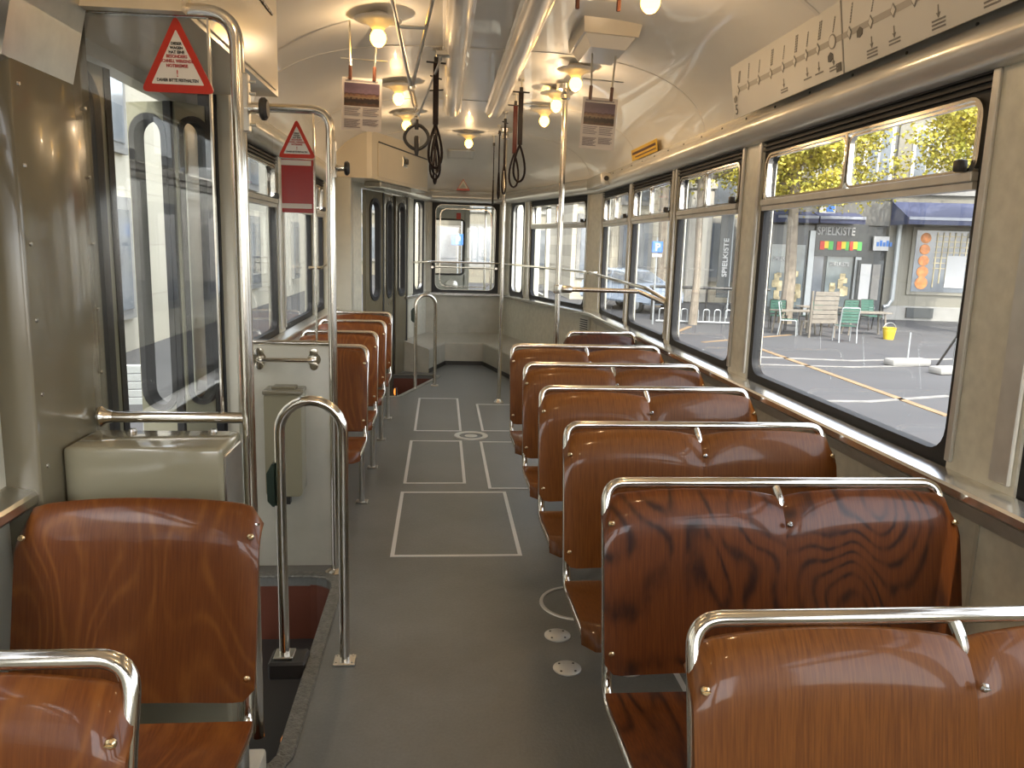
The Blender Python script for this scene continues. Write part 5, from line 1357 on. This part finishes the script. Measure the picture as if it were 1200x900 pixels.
# car
M['carpaint'] = plain('car_paint', rgb(.42, .50, .60), .25, .2, var=.02, coat=.6)
def car(x, y, rz, label):
    e = empty('parked_car', (x, y, GZ), rz, label, 'car')
    # side profile (local y along the car, z up)
    prof = [(-2.2, .35), (-2.25, .75), (-2.05, .98), (-1.2, 1.08), (-.5, 1.58), (.9, 1.66), (1.7, 1.45), (2.1, 1.0), (2.15, .4)]
    nx = [-.86, -.82, -.70, .70, .82, .86]
    m = MB(); rows_ = []
    def wid(z): return .88 if z < 1.05 else .88-.22*(z-1.05)/.6
    ring = []
    for s_ in (-1, 1):
        ring.append([m.bm.verts.new((s_*wid(z), yy, z)) for yy, z in prof])
    n = len(prof)
    for i in range(n-1): m.bm.faces.new((ring[0][i], ring[0][i+1], ring[1][i+1], ring[1][i]))
    m.bm.faces.new(ring[0]); m.bm.faces.new(ring[1][::-1]); m.bm.faces.new((ring[0][0], ring[1][0], ring[1][n-1], ring[0][n-1]))
    bmesh.ops.bevel(m.bm, geom=m.bm.edges[:], offset=.07, segments=3, affect='EDGES'); m.build('body', 'carpaint', e, angle=50)
    m = MB()
    for s_ in (-1, 1):
        pts = [(-1.0, 1.12), (-.45, 1.52), (.15, 1.57), (.15, 1.1)]; pts2 = [(.25, 1.1), (.25, 1.57), (.9, 1.58), (1.5, 1.36), (1.6, 1.1)]
        for pp in (pts, pts2): m.poly([(s_*(wid(z)+.012), yy, z) for yy, z in pp])
    m.poly([(-.68, -1.13, 1.14), (.68, -1.13, 1.14), (.62, -.58, 1.54), (-.62, -.58, 1.54)]); m.poly([(-.68, 2.04, 1.12), (.68, 2.04, 1.12), (.60, 1.80, 1.42), (-.60, 1.80, 1.42)])
    o = m.build('glazing', 'winglass', e, smooth=False); md = o.modifiers.new('s', 'SOLIDIFY'); md.thickness = .02; md.offset = 0
    for sx in (-.86, .70):
        for yy in (-1.4, 1.35):
            m = MB(); m.lathe([(.16, 0), (.30, .0), (.33, .03), (.33, .14), (.30, .17), (.16, .17)], (sx, yy, .33), 22, 'X', cap=False); w_ = m.build('wheel', 'black', e)
            m = MB(); m.lathe([(0, -.01), (.18, -.01), (.2, .0), (.2, .18), (.18, .18), (0, .18)], (sx, yy, .33), 16, 'X'); m.build('rim', 'alu', w_)
    m = MB()
    for s_ in (-.62, .62): m.box(s_-.16, s_+.16, -2.25, -2.2, .68, .84, .02, 1)
    m.build('headlight', 'letterwhite', e)
    m = MB(); m.box(-.7, .7, -2.27, -2.2, .42, .58, .02, 1); m.build('grille', 'black', e)
    return e
car(7.5, 31.0, R(28), 'silver-blue parked car seen through the rear side windows')

# trailer behind
tr = empty('tram_trailer', (.3, 11.3, 0), 0, 'coupled trailer car right behind the end window', 'tram')
def T_(mb, n, mat, par=None, **k): return mb.build(n, mat, par or tr, **k)
m = MB(); m.box(-1.1, -.46, 0, .06, -.6, 2.5); m.box(.46, 1.1, 0, .06, -.6, 2.5); m.box(-.46, .46, 0, .06, -.6, .84); m.box(-.46, .46, 0, .06, 2.08, 2.5); T_(m, 'front_wall', 'cream', smooth=False)
m = MB(); ring_xz(m, rrect(-.48, .48, .82, 2.10, .09), rrect(-.445, .445, .855, 2.065, .07), -.03, .03); T_(m, 'windscreen_rim', 'black')
m = MB(); m.box(-.46, .46, .02, .03, .84, 2.08); T_(m, 'windscreen', 'glass', smooth=False)
m = MB(); m.box(-1.25, 1.25, .06, 10, -.6, -.5); T_(m, 'floor', 'floor', smooth=False)
m = MB(); m.box(-1.25, -1.2, .06, 10, -.5, .8); m.box(1.2, 1.25, .06, 10, -.5, .8)
for k in range(8):
    for sx in (-1.25, 1.2): m.box(sx, sx+.05, .06+k*1.38, .06+k*1.38+.16, .8, 2.1)
m.box(-1.25, -1.2, .06, 10, 2.05, 2.5); m.box(1.2, 1.25, .06, 10, 2.05, 2.5); T_(m, 'side_wall', 'cream', smooth=False)
m = MB(); m.box(-1.25, 1.25, .06, 10, 2.5, 2.55); T_(m, 'roof', 'ceiling', smooth=False)
m = MB(); m.box(-1.25, -.55, 4.4, 4.46, -.5, 2.5); m.box(.13, .24, 4.4, 4.46, -.5, 2.5); m.box(-.55, .15, 4.4, 4.46, -.5, .92); m.box(-.55, .15, 4.4, 4.46, 1.98, 2.5); T_(m, 'inner_wall', 'grey_panel', smooth=False)
m = MB(); ring_xz(m, rrect(-.57, .15, .90, 2.0, .09), rrect(-.535, .115, .935, 1.965, .07), 4.38, 4.41); T_(m, 'inner_window_rim', 'black')
m = MB()
for x, y in ((.45, 2.5), (.62, 3.4), (.8, 4.8), (.95, 6)): m.tube([(x, y, -.5), (x, y, 2.5)], .02, 8)
m.tube([(-1.1, 2.0, 2.2), (1.1, 2.0, 2.2)], .012, 8); m.tube([(-1.1, 3.0, 2.15), (1.1, 3.0, 2.15)], .012, 8); T_(m, 'grab_pole', 'chrome')
m = MB(); m.box(-.05, .03, 3.0, 3.01, 1.95, 2.06); T_(m, 'red_tag', 'red', smooth=False)
m = MB(); m.lathe([(.10, 4.36), (.12, 4.37), (.12, 4.39)], (-.10, 0, .70), 20, 'Y'); T_(m, 'emblem_disc', 'brushed')
for k, (x, y) in enumerate(((.55, 1.2), (.75, 2.0), (.62, 2.8), (.85, 3.6))):
    m = MB(); m.box(x-.20, x+.20, y, y+.02, -.02, .42, .008, 1); T_(m, 'seat_back', 'wood', smooth=False)
# street signs seen through the trailer
e = empty('parking_sign', (.72, 36, GZ), 0, 'blue parking sign seen through the trailer windows', 'sign')
m = MB(); m.box(-.30, .30, -.03, .0, 2.35, 2.85, .02, 1); m.build('plate', 'blue', e, smooth=False)
text_obj('lettering', 'P', .46, 'letterwhite', e, (0, -.04, 2.42), bold=.01, depth=.004)
m = MB(); m.tube([(0, .03, 0), (0, .03, 2.9)], .03, 8); m.build('post', 'alu', e)

# left: cafe terrace
M['flower'] = leaf_material('flower_mix', (.65, .10, .03, 1), (.80, .22, .06, 1)); M['leafgreen'] = leaf_material('planter_leaf', (.05, .12, .03, 1), (.12, .22, .05, 1))
e = empty('flower_planter', (-4.4, 7.0, GZ), 0, 'long planter with orange-red flowers beyond the near doorway', 'planter')
m = MB(); m.box(-.2, .2, -1.8, 1.8, .0, .75, .02, 1); m.build('trough', 'greywood', e)
for nm, mt_n, n, z0_ in (('flowers', 'flower', 900, .95), ('leaves', 'leafgreen', 900, .85)):
    m = MB(); rnd = random.Random(5)
    for k in range(n):
        p = Vector((rnd.gauss(0, .13), rnd.uniform(-1.75, 1.75), z0_+rnd.gauss(0, .07))); s = .035+.03*rnd.random(); q = Matrix.Rotation(rnd.random()*6.28, 3, 'Z') @ Matrix.Rotation(rnd.random()*2.6, 3, 'X')
        m.poly([p+q @ Vector(v)*s for v in ((0, -1, 0), (1, 0, .1), (0, 1, 0), (-1, 0, .1))])
    o = m.build(nm, mt_n, e, smooth=False); o['kind'] = 'stuff'
tb2 = empty('cafe_table'); m = MB(); m.lathe([(0, .74), (.38, .74), (.38, .71), (.03, .70), (.03, .04), (.25, .02), (.25, 0)], (0, 0, 0), 24); m.build('table_top', 'alu', tb2)
cc = make_chair('alu', 'alu')
first = True
for i, (x, y, lb) in enumerate(((-3.4, 5.6, 'round metal cafe table outside the near doorway'), (-3.7, 7.6, 'round metal cafe table farther along, beside the planter'))):
    o = tb2 if i == 0 else copy_tree(tb2); o.location = (x, y, GZ); tag(o, lb, 'table', 'cafe tables on the left')
for i, (x, y, rz, lb) in enumerate(((-2.6, 5.0, 200, 'metal cafe chair nearest the tram doorway'), (-4.4, 4.6, 150, 'metal cafe chair on the far side of the near cafe table'), (-3.1, 6.6, 30, 'metal cafe chair between the two cafe tables'), (-3.4, 8.6, 10, 'metal cafe chair behind the farther cafe table'))):
    o = cc if i == 0 else copy_tree(cc); o.name = 'cafe_chair'; o.location = (x, y, GZ); o.rotation_euler = (0, 0, R(rz)); tag(o, lb, 'chair', 'cafe chairs on the left')
e = empty('cafe_awning', (-6.4, 9.5, 0), 0, 'red and white awning edge beyond the near doorway', 'awning')
for k in range(8):
    m = MB(); y0 = -2+k*.5; m.poly([(0, y0, 2.55), (0, y0+.5, 2.55), (1.3, y0+.5, 2.15), (1.3, y0, 2.15)]); m.poly([(1.3, y0, 2.15), (1.3, y0+.5, 2.15), (1.3, y0+.5, 1.95), (1.3, y0, 1.95)])
    o = m.build('stripe', 'red' if k % 2 == 0 else 'letterwhite', e, smooth=False); md = o.modifiers.new('s', 'SOLIDIFY'); md.thickness = .02

# ------------------------------------------------------------------ light
SUN_E = 3.6; SKY = 3.0
w = bpy.data.worlds.new('world'); SC.world = w; w.use_nodes = True; nt = w.node_tree
bg = nt.nodes['Background']; sky = nt.nodes.new('ShaderNodeTexSky')
sky.sky_type = 'NISHITA'; sky.sun_disc = False; sky.sun_elevation = R(48); sky.sun_rotation = R(190); sky.altitude = 300; sky.dust_density = 2.5; sky.air_density = 1.0
hs = nt.nodes.new('ShaderNodeHueSaturation'); hs.inputs['Saturation'].default_value = .35
nt.links.new(sky.outputs[0], hs.inputs['Color']); nt.links.new(hs.outputs[0], bg.inputs['Color'])
bg.inputs['Strength'].default_value = SKY*.2
sd = bpy.data.lights.new('sun', 'SUN'); sd.energy = SUN_E; sd.angle = R(.6); sd.color = (1, .93, .80)
so = bpy.data.objects.new('sun', sd); COL.objects.link(so)
so.rotation_euler = Vector((-.16, .75, -.95)).to_track_quat('-Z', 'Y').to_euler()
SC.view_settings.view_transform = 'Standard'; SC.view_settings.look = 'None'; SC.view_settings.gamma = 1; SC.view_settings.use_curve_mapping = False
SC.view_settings.exposure = 0.78
SC.cycles.max_bounces = 8; SC.cycles.transparent_max_bounces = 16; SC.cycles.sample_clamp_indirect = 6
SC.cycles.use_denoising = True
